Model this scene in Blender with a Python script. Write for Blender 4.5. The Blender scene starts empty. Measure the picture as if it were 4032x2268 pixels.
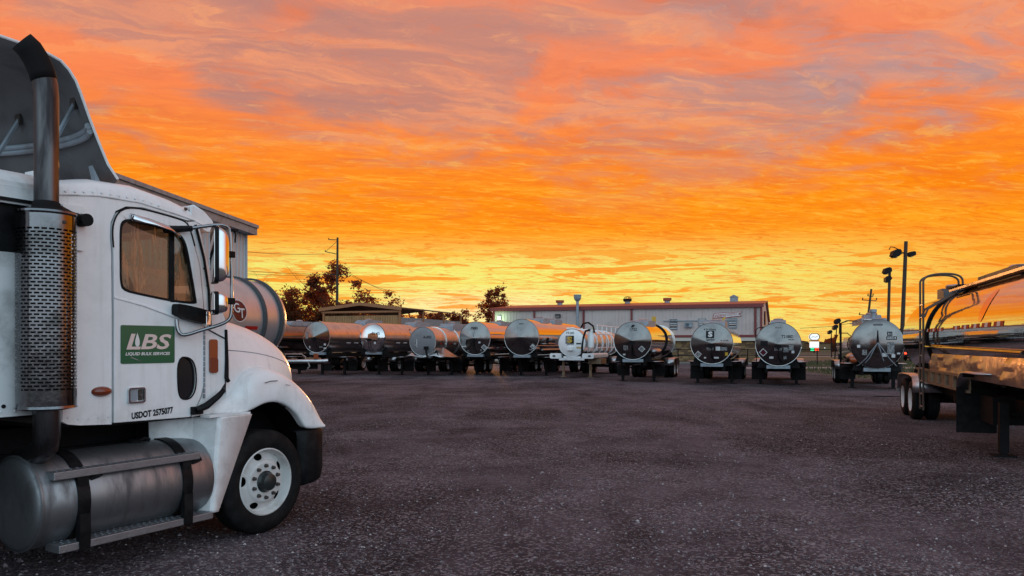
import bpy, math, random
import numpy as np
from mathutils import Vector
from mathutils.geometry import tessellate_polygon

S = bpy.context.scene
COL = S.collection
R_ = math.radians
PI = math.pi
rnd = random.Random(7)

# ------------------------------------------------------------------ camera
cd = bpy.data.cameras.new('camera')
cam = bpy.data.objects.new('camera', cd)
COL.objects.link(cam)
cam.location = (0, 0, 1.9)
cam.rotation_euler = (R_(90), 0, 0)
cd.sensor_width = 36
cd.lens = 27.06
cd.shift_y = 0.0557
cd.clip_start = 0.05
cd.clip_end = 6000
S.camera = cam

# ------------------------------------------------------------------ world: dusk sky
SUN_AZ, SUN_EL = R_(-2.9), R_(2.6)
W = bpy.data.worlds.new('World')
S.world = W
W.use_nodes = True
NT = W.node_tree
NT.nodes.clear()


class G:
    """small helper to write node graphs as expressions"""
    def __init__(s, nt):
        s.nt = nt

    def n(s, t, **kw):
        x = s.nt.nodes.new(t)
        for k, v in kw.items():
            setattr(x, k, v)
        return x

    def put(s, sock, v):
        if hasattr(v, 'links') or hasattr(v, 'is_linked'):
            s.nt.links.new(v, sock)
        else:
            sock.default_value = v

    def m(s, op, a, b=0.0, c=None, clamp=False):
        x = s.n('ShaderNodeMath', operation=op, use_clamp=clamp)
        s.put(x.inputs[0], a)
        s.put(x.inputs[1], b)
        if c is not None:
            s.put(x.inputs[2], c)
        return x.outputs[0]

    def step(s, v, lo, hi, to0=0.0, to1=1.0):
        x = s.n('ShaderNodeMapRange', interpolation_type='SMOOTHSTEP')
        s.put(x.inputs[0], v)
        x.inputs[1].default_value = lo
        x.inputs[2].default_value = hi
        x.inputs[3].default_value = to0
        x.inputs[4].default_value = to1
        return x.outputs[0]

    def ramp(s, v, stops, interp='EASE'):
        x = s.n('ShaderNodeValToRGB')
        x.color_ramp.interpolation = interp
        el = x.color_ramp.elements
        while len(el) < len(stops):
            el.new(0.5)
        for e, (p, c) in zip(el, stops):
            e.position = p
            e.color = (c[0], c[1], c[2], 1)
        s.put(x.inputs[0], v)
        return x.outputs[0]

    def mix(s, f, a, b, mode='MIX'):
        x = s.n('ShaderNodeMix', data_type='RGBA', blend_type=mode)
        s.put(x.inputs[0], f)
        for sock, v in ((x.inputs[6], a), (x.inputs[7], b)):
            if isinstance(v, tuple):
                v = (v[0], v[1], v[2], 1)
            s.put(sock, v)
        return x.outputs[2]

    def noise(s, vec, scale, detail=4, rough=0.5, dist=0.0, dim='3D'):
        x = s.n('ShaderNodeTexNoise', noise_dimensions=dim)
        s.put(x.inputs['Vector'], vec)
        x.inputs['Scale'].default_value = scale
        x.inputs['Detail'].default_value = detail
        x.inputs['Roughness'].default_value = rough
        x.inputs['Distortion'].default_value = dist
        return x.outputs[0]

    def xyz(s, x, y, z):
        c = s.n('ShaderNodeCombineXYZ')
        for i, v in enumerate((x, y, z)):
            s.put(c.inputs[i], v)
        return c.outputs[0]


g = G(NT)
tc = g.n('ShaderNodeTexCoord')
sep = g.n('ShaderNodeSeparateXYZ')
NT.links.new(tc.outputs['Generated'], sep.inputs[0])
dx, dy, dz = sep.outputs
hl = g.m('SQRT', g.m('ADD', g.m('MULTIPLY', dx, dx), g.m('MULTIPLY', dy, dy)))
hl = g.m('MAXIMUM', hl, 0.02)
ux, uy = g.m('DIVIDE', dx, hl), g.m('DIVIDE', dy, hl)
front = g.m('ADD', g.m('MULTIPLY', ux, math.sin(SUN_AZ)), g.m('MULTIPLY', uy, math.cos(SUN_AZ)))
zpos = g.m('MAXIMUM', dz, 0.0)
# cloud deck as a real layer overhead: direction projected on a plane, so it recedes to the horizon
inv = g.m('DIVIDE', 1.0, g.m('ADD', zpos, 0.07))
px, py = g.m('MULTIPLY', dx, inv), g.m('MULTIPLY', dy, inv)
ca, sa = math.cos(R_(14)), math.sin(R_(14))
qx = g.m('ADD', g.m('MULTIPLY', px, ca), g.m('MULTIPLY', py, sa))
qy = g.m('SUBTRACT', g.m('MULTIPLY', py, ca), g.m('MULTIPLY', px, sa))
big0 = g.noise(g.xyz(g.m('MULTIPLY', qx, 0.9), qy, 5.3), .8, 3, 0.5, 0.3)
big = g.noise(g.xyz(g.m('MULTIPLY', qx, 0.8), g.m('MULTIPLY', qy, 0.9), 2.3), 0.9, 5, 0.5, 0.8)
mid = g.noise(g.xyz(g.m('MULTIPLY', qx, 0.9), g.m('MULTIPLY', qy, 1.1), 7.9), 2.4, 8, 0.60, 1.2)
wx = g.m('ADD', qx, g.m('MULTIPLY', g.m('SUBTRACT', big0, .5), .6))
wy = g.m('ADD', qy, g.m('MULTIPLY', g.m('SUBTRACT', mid, .5), .30))
wisp = g.noise(g.xyz(g.m('MULTIPLY', wx, 0.45), g.m('MULTIPLY', wy, 1.5), 4.1), 3.0, 9, 0.66, .5)
fine = g.noise(g.xyz(g.m('MULTIPLY', wx, 0.6), g.m('MULTIPLY', wy, 1.5), 9.3), 9.0, 8, 0.66, .6)
rip = g.noise(g.xyz(g.m('MULTIPLY', qx, 0.7), g.m('MULTIPLY', qy, 1.9), 1.7), 8.0, 5, 0.6, 1.4)
low = g.noise(g.xyz(g.m('MULTIPLY', ux, 5.0), g.m('MULTIPLY', uy, 5.0), g.m('MULTIPLY', dz, 60.0)), 1.5, 6, 0.6, 0.6)

glow = g.ramp(zpos, [(0.0, (1.0, .42, .10)), (.035, (1.0, .50, .10)), (.085, (1.0, .40, .03)), (.135, (1.0, .30, .006)),
                     (.19, (1.0, .265, .003)), (.235, (1.0, .25, .022)), (.30, (.97, .245, .085)), (.42, (.86, .27, .15)),
                     (.55, (.52, .31, .28)), (.72, (.37, .37, .42)), (1.0, (.34, .41, .50))], 'LINEAR')
# yellow light round the hidden sun
gaz = g.step(front, math.cos(R_(40)), math.cos(R_(8)))
gel = g.m('MULTIPLY', g.step(zpos, .150, .080), g.step(zpos, -0.005, .03, .55, 1.0))
gel = g.m('MULTIPLY', gel, g.m('ADD', .75, g.m('MULTIPLY', wisp, .9)), clamp=True)
yel = g.m('MULTIPLY', gaz, gel, clamp=True)
side = g.step(front, .84, .15)
glow = g.mix(side, glow, g.mix(1.0, glow, (.93, .64, .60), 'MULTIPLY'))
sky1 = g.mix(yel, glow, (.89, .88, .20))
core = g.m('MULTIPLY', g.step(front, math.cos(R_(9)), math.cos(R_(1))), g.m('MULTIPLY', g.step(zpos, .085, .045), .6))
sky1 = g.mix(core, sky1, (1.0, .93, .55))
# fine wisps: lit undersides and thinner parts
w1 = g.step(wisp, .50, .68)
w0 = g.step(wisp, .50, .32)
upper = g.step(zpos, .175, .33)
sky1 = g.mix(g.m('MULTIPLY', w1, .55), sky1, g.mix(upper, (1.0, .43, .02), (1.0, .36, .13)))
sky1 = g.mix(g.m('MULTIPLY', w0, .70), sky1, g.mix(upper, (.93, .19, .006), (.72, .185, .085)))
r1 = g.m('MULTIPLY', g.step(rip, .54, .66), g.step(zpos, .36, .12))
sky1 = g.mix(g.m('MULTIPLY', r1, .45), sky1, (1.0, .55, .06))
r0 = g.m('MULTIPLY', g.step(rip, .47, .36), g.step(zpos, .36, .12))
sky1 = g.mix(g.m('MULTIPLY', r0, .65), sky1, g.mix(upper, (.90, .175, .008), (.80, .20, .07)))
# grey mauve banks


def blob(ax, el, rx, rz):
    """a broad bank of cloud centred at a bearing and height"""
    a = g.m('DIVIDE', g.m('SUBTRACT', ux, math.sin(R_(ax))), rx)
    e = g.m('DIVIDE', g.m('SUBTRACT', dz, math.sin(R_(el))), rz)
    d2 = g.m('ADD', g.m('MULTIPLY', a, a), g.m('MULTIPLY', e, e))
    return g.m('MULTIPLY', g.step(d2, 1.0, 0.0), g.step(uy, 0.0, .2))


bias = g.m('ADD', g.m('MULTIPLY', blob(-7, 19.5, .19, .085), .19), g.m('ADD', g.m('MULTIPLY', blob(20, 15, .30, .08), .085), g.m('MULTIPLY', blob(10, 22.5, .26, .045), .08)))
bias = g.m('ADD', bias, g.m('MULTIPLY', blob(-26, 23, .18, .08), .12))
bias = g.m('ADD', bias, g.m('MULTIPLY', blob(-15, 21.5, .20, .06), .08))
field = g.m('ADD', g.m('ADD', g.m('MULTIPLY', big, .50), g.m('MULTIPLY', mid, .40)), g.m('MULTIPLY', fine, .10))
bmask = g.m('MULTIPLY', g.step(g.m('ADD', field, bias), .462, .605), g.step(zpos, .14, .29))
right = g.step(ux, -.1, .55)
bank = g.mix(right, (.46, .235, .20), (.40, .30, .30))
bank = g.mix(g.m('MULTIPLY', right, g.step(mid, .50, .66)), bank, (.33, .32, .37))
bank = g.mix(g.m('MULTIPLY', g.step(big0, .40, .66), .45), bank, (.62, .27, .20))
bank = g.mix(g.m('MULTIPLY', g.step(wisp, .46, .64), .75), bank, (.92, .34, .17))
bank = g.mix(g.m('MULTIPLY', g.step(wisp, .50, .34), .35), bank, (.33, .215, .23))
sky1 = g.mix(g.m('MULTIPLY', bmask, .82), sky1, bank)
f1 = g.m('MULTIPLY', g.step(fine, .54, .70), g.step(zpos, .05, .16))
sky1 = g.mix(g.m('MULTIPLY', f1, .42), sky1, g.mix(upper, (1.0, .55, .06), (1.0, .42, .17)))
f0 = g.m('MULTIPLY', g.step(fine, .47, .34), g.step(zpos, .05, .16))
sky1 = g.mix(g.m('MULTIPLY', f0, .36), sky1, g.mix(upper, (.95, .20, .006), (.76, .20, .09)))
# dark orange strips over the yellow near the horizon
l1 = g.m('MULTIPLY', g.step(low, .548, .582), g.m('MULTIPLY', g.step(zpos, .15, .10), g.step(zpos, .012, .03)))
sky1 = g.mix(g.m('MULTIPLY', l1, .85), sky1, (.96, .30, .015))
# the cool half of the sky behind the camera
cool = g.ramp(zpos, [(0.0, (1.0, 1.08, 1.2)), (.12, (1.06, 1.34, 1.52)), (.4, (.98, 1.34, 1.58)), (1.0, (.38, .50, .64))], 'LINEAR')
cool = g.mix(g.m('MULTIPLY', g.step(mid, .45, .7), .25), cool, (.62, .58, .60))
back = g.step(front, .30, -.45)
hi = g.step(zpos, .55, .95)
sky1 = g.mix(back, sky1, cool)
# below the horizon
sky1 = g.mix(g.step(dz, 0.0, -.02), sky1, (.05, .045, .05))
sn = g.n('ShaderNodeTexSky', sky_type='NISHITA')
sn.sun_disc = False
sn.sun_elevation = SUN_EL
sn.sun_rotation = SUN_AZ
bg1 = g.n('ShaderNodeBackground')
NT.links.new(sn.outputs[0], bg1.inputs[0])
bg1.inputs[1].default_value = 0.0012
bg2 = g.n('ShaderNodeBackground')
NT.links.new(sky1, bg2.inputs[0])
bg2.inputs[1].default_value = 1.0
addn = g.n('ShaderNodeAddShader')
NT.links.new(bg1.outputs[0], addn.inputs[0])
NT.links.new(bg2.outputs[0], addn.inputs[1])
wo = g.n('ShaderNodeOutputWorld')
NT.links.new(addn.outputs[0], wo.inputs[0])

# ------------------------------------------------------------------ sun, exposure
ld = bpy.data.lights.new('sun', 'SUN')
ld.energy = 1.2
ld.angle = R_(2.5)
ld.color = (1.0, .42, .14)
sun = bpy.data.objects.new('sun', ld)
COL.objects.link(sun)
sv = Vector((math.sin(SUN_AZ) * math.cos(SUN_EL), math.cos(SUN_AZ) * math.cos(SUN_EL), math.sin(SUN_EL)))
sun.rotation_euler = sv.to_track_quat('Z', 'Y').to_euler()
S.view_settings.view_transform = 'Standard'
S.view_settings.look = 'None'
S.view_settings.exposure = 0
S.view_settings.gamma = 1
S.view_settings.use_curve_mapping = False
# ================================================================== helpers
class MB:
    """collects faces for ONE mesh"""
    def __init__(s):
        s.v, s.f = [], []

    def add(s, vs, fs):
        o = len(s.v)
        s.v += [tuple(p) for p in vs]
        s.f += [tuple(i + o for i in q) for q in fs]
        return s

    def box(s, x0, x1, y0, y1, z0, z1):
        vs = [(x, y, z) for x in (x0, x1) for y in (y0, y1) for z in (z0, z1)]
        return s.add(vs, [(0, 1, 3, 2), (4, 6, 7, 5), (0, 4, 5, 1), (2, 3, 7, 6), (0, 2, 6, 4), (1, 5, 7, 3)])

    def tube(s, path, r, n=8, caps=True):
        P = [Vector(p) for p in path]
        rs = r if isinstance(r, (list, tuple)) else [r] * len(P)
        rings, ref = [], None
        for i, p in enumerate(P):
            t = (P[min(i + 1, len(P) - 1)] - P[max(i - 1, 0)]).normalized()
            if ref is None:
                ref = Vector((0, 0, 1)) if abs(t.z) < .9 else Vector((1, 0, 0))
            a = (ref - t * ref.dot(t)).normalized()
            ref = a
            b = t.cross(a)
            rings.append([p + (a * math.cos(2 * PI * k / n) + b * math.sin(2 * PI * k / n)) * rs[i] for k in range(n)])
        return s.loft(rings, True, caps)

    def loft(s, rings, closed=False, caps=False):
        n = len(rings[0])
        vs = [p for q in rings for p in q]
        fs = []
        for i in range(len(rings) - 1):
            for k in range(n if closed else n - 1):
                a, b = i * n + k, i * n + (k + 1) % n
                fs.append((a, b, b + n, a + n))
        if caps:
            fs.append(tuple(range(n - 1, -1, -1)))
            fs.append(tuple(range((len(rings) - 1) * n, len(rings) * n)))
        return s.add(vs, fs)

    def lathe(s, prof, axis='y', at=(0, 0, 0), n=32, a0=0.0, a1=2 * PI):
        """prof: (distance along axis, radius)"""
        full = abs(a1 - a0 - 2 * PI) < 1e-6
        cnt = n if full else n + 1
        rings = []
        for d, r in prof:
            q = []
            for k in range(cnt):
                a = a0 + (a1 - a0) * k / n
                c, w = r * math.cos(a), r * math.sin(a)
                p = {'x': (d, c, w), 'y': (c, d, w), 'z': (c, w, d)}[axis]
                q.append((p[0] + at[0], p[1] + at[1], p[2] + at[2]))
            rings.append(q)
        return s.loft(rings, full)

    def plate(s, outer, holes=(), fn=None, w0=0.0, w1=0.02):
        """flat plate with holes; fn maps (u, v, w) to a point"""
        loops = [list(outer)] + [list(h) for h in holes]
        flat = [p for L in loops for p in L]
        tri = tessellate_polygon([[Vector((p[0], p[1], 0)) for p in L] for L in loops])
        N = len(flat)
        vs = [fn(p[0], p[1], w0) for p in flat] + [fn(p[0], p[1], w1) for p in flat]
        fs = [tuple(t) for t in tri] + [tuple(i + N for i in reversed(t)) for t in tri]
        o = 0
        for L in loops:
            for k in range(len(L)):
                a, b = o + k, o + (k + 1) % len(L)
                fs.append((a, b, b + N, a + N))
            o += len(L)
        return s.add(vs, fs)

    def build(s, name, mat, parent=None, smooth=35, bevel=0, loc=None, rotz=None, solid=0, recalc=False):
        me = bpy.data.meshes.new(name)
        me.from_pydata(s.v, [], s.f)
        if recalc or bevel or solid:
            import bmesh
            b = bmesh.new()
            b.from_mesh(me)
            bmesh.ops.recalc_face_normals(b, faces=b.faces)
            b.to_mesh(me)
            b.free()
        if smooth:
            me.shade_smooth()
            me.set_sharp_from_angle(angle=R_(smooth))
        me.materials.append(mat)
        return link(name, me, parent, bevel, loc, rotz, solid)


def link(name, me, parent=None, bevel=0, loc=None, rotz=None, solid=0):
    o = bpy.data.objects.new(name, me)
    COL.objects.link(o)
    if parent is not None:
        o.parent = parent
    if loc is not None:
        o.location = loc
    if rotz is not None:
        o.rotation_euler = (0, 0, rotz)
    if solid:
        m = o.modifiers.new('solid', 'SOLIDIFY')
        m.thickness = solid
        m.offset = 0
    if bevel:
        m = o.modifiers.new('bevel', 'BEVEL')
        m.width = bevel
        m.segments = 2
        m.limit_method = 'ANGLE'
        m.angle_limit = R_(40)
    return o


def thing(name, label, cat, loc=(0, 0, 0), rotz=0, group=None):
    o = bpy.data.objects.new(name, None)
    COL.objects.link(o)
    o.location = loc
    o.rotation_euler = (0, 0, rotz)
    o.empty_display_size = .2
    return tag(o, label, cat, group)


def tag(o, label=None, cat=None, group=None, kind=None):
    for k, v in (('label', label), ('category', cat), ('group', group), ('kind', kind)):
        if v:
            o[k] = v
    return o


_txt = {}


def text_tris(s, shear=0.0, bold=0.0):
    """triangulated lettering, scaled to unit height, left at 0"""
    key = (s, shear, bold)
    if key not in _txt:
        c = bpy.data.curves.new('lettering', 'FONT')
        c.body = s
        c.offset = bold
        c.resolution_u = 3
        o = bpy.data.objects.new('lettering', c)
        me = bpy.data.meshes.new_from_object(o)
        vs = np.array([v.co[:] for v in me.vertices])
        fs = [tuple(p.vertices) for p in me.polygons]
        mn, mx = vs.min(0), vs.max(0)
        vs = (vs - mn) / (mx[1] - mn[1])
        vs[:, 0] += vs[:, 1] * shear
        _txt[key] = ([(float(a), float(b)) for a, b, _ in vs], fs, float(vs[:, 0].max()))
        bpy.data.objects.remove(o)
        bpy.data.curves.remove(c)
        bpy.data.meshes.remove(me)
    return _txt[key]


def lettering(mb, s, fn, u0, v0, h, width=None, shear=0.0, bold=0.0, center=False):
    vs, fs, asp = text_tris(s, shear, bold)
    w = width if width else asp * h
    k = w / asp
    if center:
        u0 -= w / 2
    return mb.add([fn(u0 + a * k, v0 + b * h) for a, b in vs], fs)


def rrect(u0, u1, v0, v1, r, n=4):
    out = []
    for cx, cy, a in ((u1 - r, v1 - r, 0), (u0 + r, v1 - r, 90), (u0 + r, v0 + r, 180), (u1 - r, v0 + r, 270)):
        for k in range(n + 1):
            t = R_(a + 90 * k / n)
            out.append((cx + r * math.cos(t), cy + r * math.sin(t)))
    return out


def ell(cu, cv, a, b, n=20, t0=0.0):
    return [(cu + a * math.cos(t0 + 2 * PI * k / n), cv + b * math.sin(t0 + 2 * PI * k / n)) for k in range(n)]


def smoothpoly(pts, it=2):
    """Chaikin rounding of a closed outline"""
    for _ in range(it):
        q = []
        for i in range(len(pts)):
            a, b = pts[i], pts[(i + 1) % len(pts)]
            q.append((a[0] * .75 + b[0] * .25, a[1] * .75 + b[1] * .25))
            q.append((a[0] * .25 + b[0] * .75, a[1] * .25 + b[1] * .75))
        pts = q
    return pts


def interp(tab, x):
    xs = [p[0] for p in tab]
    return [float(np.interp(x, xs, [p[i] for p in tab])) for i in range(1, len(tab[0]))]


def soften(path, it=2):
    """rounded open path"""
    P = [tuple(p) for p in path]
    for _ in range(it):
        q = [P[0]]
        for a, b in zip(P, P[1:]):
            q.append(tuple(x * .75 + y * .25 for x, y in zip(a, b)))
            q.append(tuple(x * .25 + y * .75 for x, y in zip(a, b)))
        q.append(P[-1])
        P = q
    return P


# ================================================================== materials
def mat(name, col, rough=.5, metal=0.0, vary=None, bump=None, coat=0.0, emit=None, spec=None, rvary=0.0, stretch=None):
    m = bpy.data.materials.new(name)
    m.use_nodes = True
    nt = m.node_tree
    q = G(nt)
    b = nt.nodes['Principled BSDF']
    b.inputs['Base Color'].default_value = (*col, 1)
    b.inputs['Roughness'].default_value = rough
    b.inputs['Metallic'].default_value = metal
    b.inputs['Coat Weight'].default_value = coat
    b.inputs['Coat Roughness'].default_value = .08
    if spec is not None:
        b.inputs['Specular IOR Level'].default_value = spec
    if emit:
        b.inputs['Emission Color'].default_value = (*emit[0], 1)
        b.inputs['Emission Strength'].default_value = emit[1]
    t = q.n('ShaderNodeTexCoord').outputs['Object']
    if spec is None and max(col) < .03:
        b.inputs['Specular IOR Level'].default_value = .12
    if stretch:
        mp = q.n('ShaderNodeMapping')
        mp.inputs['Scale'].default_value = stretch
        nt.links.new(t, mp.inputs[0])
        t = mp.outputs[0]
    if vary:
        scale, c2, lo, hi = vary
        f = q.step(q.noise(t, scale, 6, .6, .3), lo, hi)
        nt.links.new(q.mix(f, col, c2), b.inputs['Base Color'])
        if rvary:
            nt.links.new(q.m('ADD', rough, q.m('MULTIPLY', f, rvary)), b.inputs['Roughness'])
    if bump:
        scale, st, dist = bump
        bn = q.n('ShaderNodeBump')
        bn.inputs['Strength'].default_value = st
        bn.inputs['Distance'].default_value = dist
        nt.links.new(q.noise(t, scale, 3, .5), bn.inputs['Height'])
        nt.links.new(bn.outputs[0], b.inputs['Normal'])
    return m


M = {}
def paint_mat(name, col, grime):
    """road-worn paint: streaks of grime running down, more of it near the bottom edges"""
    m = mat(name, col, .36, coat=.3, bump=(1.1, .05, .02))
    nt = m.node_tree
    q = G(nt)
    b = nt.nodes['Principled BSDF']
    t = q.n('ShaderNodeTexCoord').outputs['Object']
    mp = q.n('ShaderNodeMapping')
    mp.inputs['Scale'].default_value = (9, 9, .8)
    nt.links.new(t, mp.inputs[0])
    sx = q.n('ShaderNodeSeparateXYZ')
    nt.links.new(t, sx.inputs[0])
    streak = q.m('MULTIPLY', q.step(q.noise(mp.outputs[0], 1.2, 6, .65, .3), .48, .75), .45)
    film = q.m('MULTIPLY', q.step(q.noise(t, 2.6, 7, .65, .4), .42, .75), .40)
    low_ = q.m('MULTIPLY', q.step(sx.outputs[2], 1.75, 1.05), q.step(q.noise(t, 6.0, 6, .7, .3), .38, .66))
    f = q.m('ADD', q.m('ADD', streak, film), q.m('MULTIPLY', low_, .55), clamp=True)
    nt.links.new(q.mix(q.m('MULTIPLY', f, .6), col, grime), b.inputs['Base Color'])
    nt.links.new(q.m('ADD', .34, q.m('MULTIPLY', f, .25)), b.inputs['Roughness'])
    return m


M['paint'] = paint_mat('white paint', (.86, .87, .88), (.46, .45, .44))
M['paint_old'] = mat('weathered white paint', (.72, .73, .74), .5, vary=(4, (.40, .40, .40), .42, .75), rvary=.2)
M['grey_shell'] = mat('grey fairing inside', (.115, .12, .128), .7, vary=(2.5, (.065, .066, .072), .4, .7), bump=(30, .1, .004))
M['black'] = mat('black plastic', (.006, .006, .007), .45, vary=(9, (.014, .014, .015), .4, .7))
M['frame'] = mat('dark frame steel', (.010, .0095, .0105), .7, vary=(5, (.024, .021, .019), .5, .8))
M['rubber'] = mat('tyre rubber', (.0075, .0078, .0085), .7, vary=(7, (.017, .017, .017), .4, .75), bump=(60, .15, .003))
M['arm'] = mat('dull mirror arm', (.30, .30, .31), .22, 1.0)
M['chrome'] = mat('chrome', (.70, .70, .72), .06, 1.0, bump=(3.0, .05, .02))
M['shield'] = mat('heat shield steel', (.18, .18, .19), .13, 1.0, vary=(5, (.10, .10, .10), .4, .7), rvary=.12, bump=(9, .2, .01))
M['stack'] = mat('heat tinted stack steel', (.125, .12, .125), .34, 1.0, vary=(3, (.04, .037, .04), .35, .7), rvary=.2, stretch=(3, 3, .5))
M['soot'] = mat('sooty pipe', (.012, .011, .012), .8)
M['tank_alu'] = mat('dull tank aluminium', (.29, .305, .32), .40, .9, vary=(3.2, (.13, .13, .135), .42, .72), rvary=.2, stretch=(2.4, 1, .6), bump=(4, .08, .02))
M['step_alu'] = mat('tread aluminium', (.27, .28, .295), .45, .8, vary=(14, (.24, .24, .25), .4, .7), bump=(90, .5, .006))
M['rim'] = mat('white steel wheel', (.62, .62, .61), .42, vary=(6, (.42, .40, .38), .45, .8), rvary=.2)
M['hub'] = mat('oily hub', (.028, .034, .034), .3, .3)
M['nut'] = mat('rusty nuts', (.07, .06, .055), .5, .6)
M['amber'] = mat('amber lens', (.30, .058, .012), .25, coat=.5, bump=(60, .2, .004))
M['ambdark'] = mat('dark amber lens', (.20, .035, .012), .25, coat=.5, bump=(50, .2, .004))
M['polish'] = mat('polished steel', (.225, .215, .21), .11, 1.0, vary=(1.6, (.16, .15, .15), .4, .7), rvary=.06, bump=(1.1, .10, .05))
M['mirror'] = mat('mirror polished steel', (.68, .66, .65), .05, 1.0, bump=(.9, .11, .06))
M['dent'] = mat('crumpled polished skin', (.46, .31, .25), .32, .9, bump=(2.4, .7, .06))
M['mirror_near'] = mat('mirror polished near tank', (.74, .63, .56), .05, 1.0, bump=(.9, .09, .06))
M['band_tank'] = mat('grey banded tank skin', (.56, .58, .61), .34, .72, vary=(2, (.46, .47, .48), .4, .75), rvary=.12, bump=(1.5, .06, .03))
M['dull'] = mat('dull painted aluminium', (.22, .225, .24), .5, .3, vary=(3, (.19, .195, .21), .4, .75), bump=(14, .06, .006))
M['ringdark'] = mat('dark band', (.07, .078, .086), .6, .1, spec=.15)
M['oval'] = mat('red film on polished skin', (.80, .27, .15), .12, .9)
M['satin'] = mat('satin tank steel', (.62, .61, .60), .28, 1.0, vary=(2, (.48, .48, .49), .4, .7), rvary=.08, bump=(2, .08, .03))
M['alu'] = mat('bare aluminium', (.56, .56, .57), .34, 1.0, vary=(6, (.42, .42, .42), .4, .7))
M['galv'] = mat('pale painted steel', (.27, .32, .37), .5, .2, vary=(5, (.20, .21, .225), .4, .7))
M['tan'] = mat('worn frame channel', (.30, .22, .15), .42, .55, vary=(8, (.14, .09, .06), .45, .7))
M['green'] = mat('green sign', (.002, .10, .038), .35, coat=.3)
M['signwhite'] = mat('sign white', (.78, .76, .74), .45)
M['signpink'] = mat('faded sign lettering', (.78, .60, .55), .4)
M['ink'] = mat('black lettering', (.012, .012, .014), .5)
M['dim_ink'] = mat('faded lettering', (.08, .075, .075), .5)
M['maroon'] = mat('maroon decal', (.075, .004, .010), .4)
M['white_decal'] = mat('white decal', (.62, .62, .62), .6, spec=.1)
M['grey_decal'] = mat('grey decal', (.30, .30, .31), .5, vary=(16, (.10, .10, .10), .45, .55))
M['red_tape'] = mat('red reflective tape', (.36, .018, .012), .6, spec=.08)
M['gold'] = mat('gold decal', (.55, .33, .03), .4)
M['wall'] = mat('white wall sheet', (.52, .44, .415), .5, vary=(.4, (.43, .36, .34), .4, .7))
M['wall_grey'] = mat('grey wall sheet', (.50, .535, .56), .45, .1, vary=(.5, (.42, .45, .47), .4, .7))
M['trim_red'] = mat('red trim', (.17, .022, .022), .45)
M['roof_red'] = mat('rusty red roof', (.36, .07, .035), .4, .3)
M['roof_grey'] = mat('grey roof sheet', (.20, .22, .25), .4, .5)
M['brick'] = mat('brown stone', (.20, .12, .055), .85, vary=(5, (.10, .06, .035), .4, .65), bump=(4, .6, .06))
M['mortar'] = mat('mortar', (.16, .13, .10), .9)
M['soffit'] = mat('cream soffit', (.50, .46, .40), .6)
M['tanwall'] = mat('tan shed wall', (.36, .19, .075), .6, vary=(.9, (.25, .13, .055), .4, .65))
M['shedgrey'] = mat('grey shed wall', (.24, .22, .22), .6)
M['shedroof'] = mat('shed roof', (.10, .035, .025), .6)
M['shedtrim'] = mat('shed fascia', (.30, .12, .045), .6)
M['ladder'] = mat('dark ladder tube', (.085, .062, .05), .4, .4)
M['wood'] = mat('pole wood', (.055, .038, .028), .85, vary=(3, (.03, .022, .018), .4, .7), stretch=(4, 4, .4))
M['bark'] = mat('bark', (.035, .024, .018), .9)


def leaf_mat(name, c1, c2, through):
    """thin leaves: reflected and transmitted light"""
    m = mat(name, c1, .6, vary=(.8, c2, .35, .7))
    nt = m.node_tree
    q = G(nt)
    b = nt.nodes['Principled BSDF']
    o = nt.nodes['Material Output']
    tl = q.n('ShaderNodeBsdfTranslucent')
    tl.inputs[0].default_value = (*through, 1)
    mx = q.n('ShaderNodeMixShader')
    mx.inputs[0].default_value = .55
    nt.links.new(b.outputs[0], mx.inputs[1])
    nt.links.new(tl.outputs[0], mx.inputs[2])
    nt.links.new(mx.outputs[0], o.inputs[0])
    return m


M['leaf'] = leaf_mat('leaves', (.050, .030, .013), (.085, .030, .014), (.46, .10, .022))
M['leaf_dark'] = leaf_mat('dark leaves', (.026, .026, .013), (.045, .030, .014), (.18, .05, .014))
M['grass'] = mat('dry grass', (.085, .078, .032), .9, vary=(.25, (.05, .055, .022), .4, .7))
M['concrete'] = mat('concrete', (.26, .24, .22), .8, vary=(.5, (.18, .17, .155), .4, .7))
M['water'] = mat('puddle water', (.01, .01, .011), .02, spec=.9)
M['lit_white'] = mat('lit white panel', (.8, .8, .8), .5, emit=((.95, 1.0, 1.0), .7))
M['lit_green'] = mat('lit green digits', (.05, .5, .2), .5, emit=((.02, .9, .35), 1.2))
M['lit_red'] = mat('lit red lamp', (.5, .05, .03), .5, emit=((1.0, .06, .02), 2.5))
M['lamp'] = mat('lit wall lamp', (.9, .9, .9), .5, emit=((.9, 1.0, .85), 5.0))
M['seat'] = mat('cab cloth', (.10, .085, .07), .9)
M['dash'] = mat('cab dash', (.06, .05, .045), .7)


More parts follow.
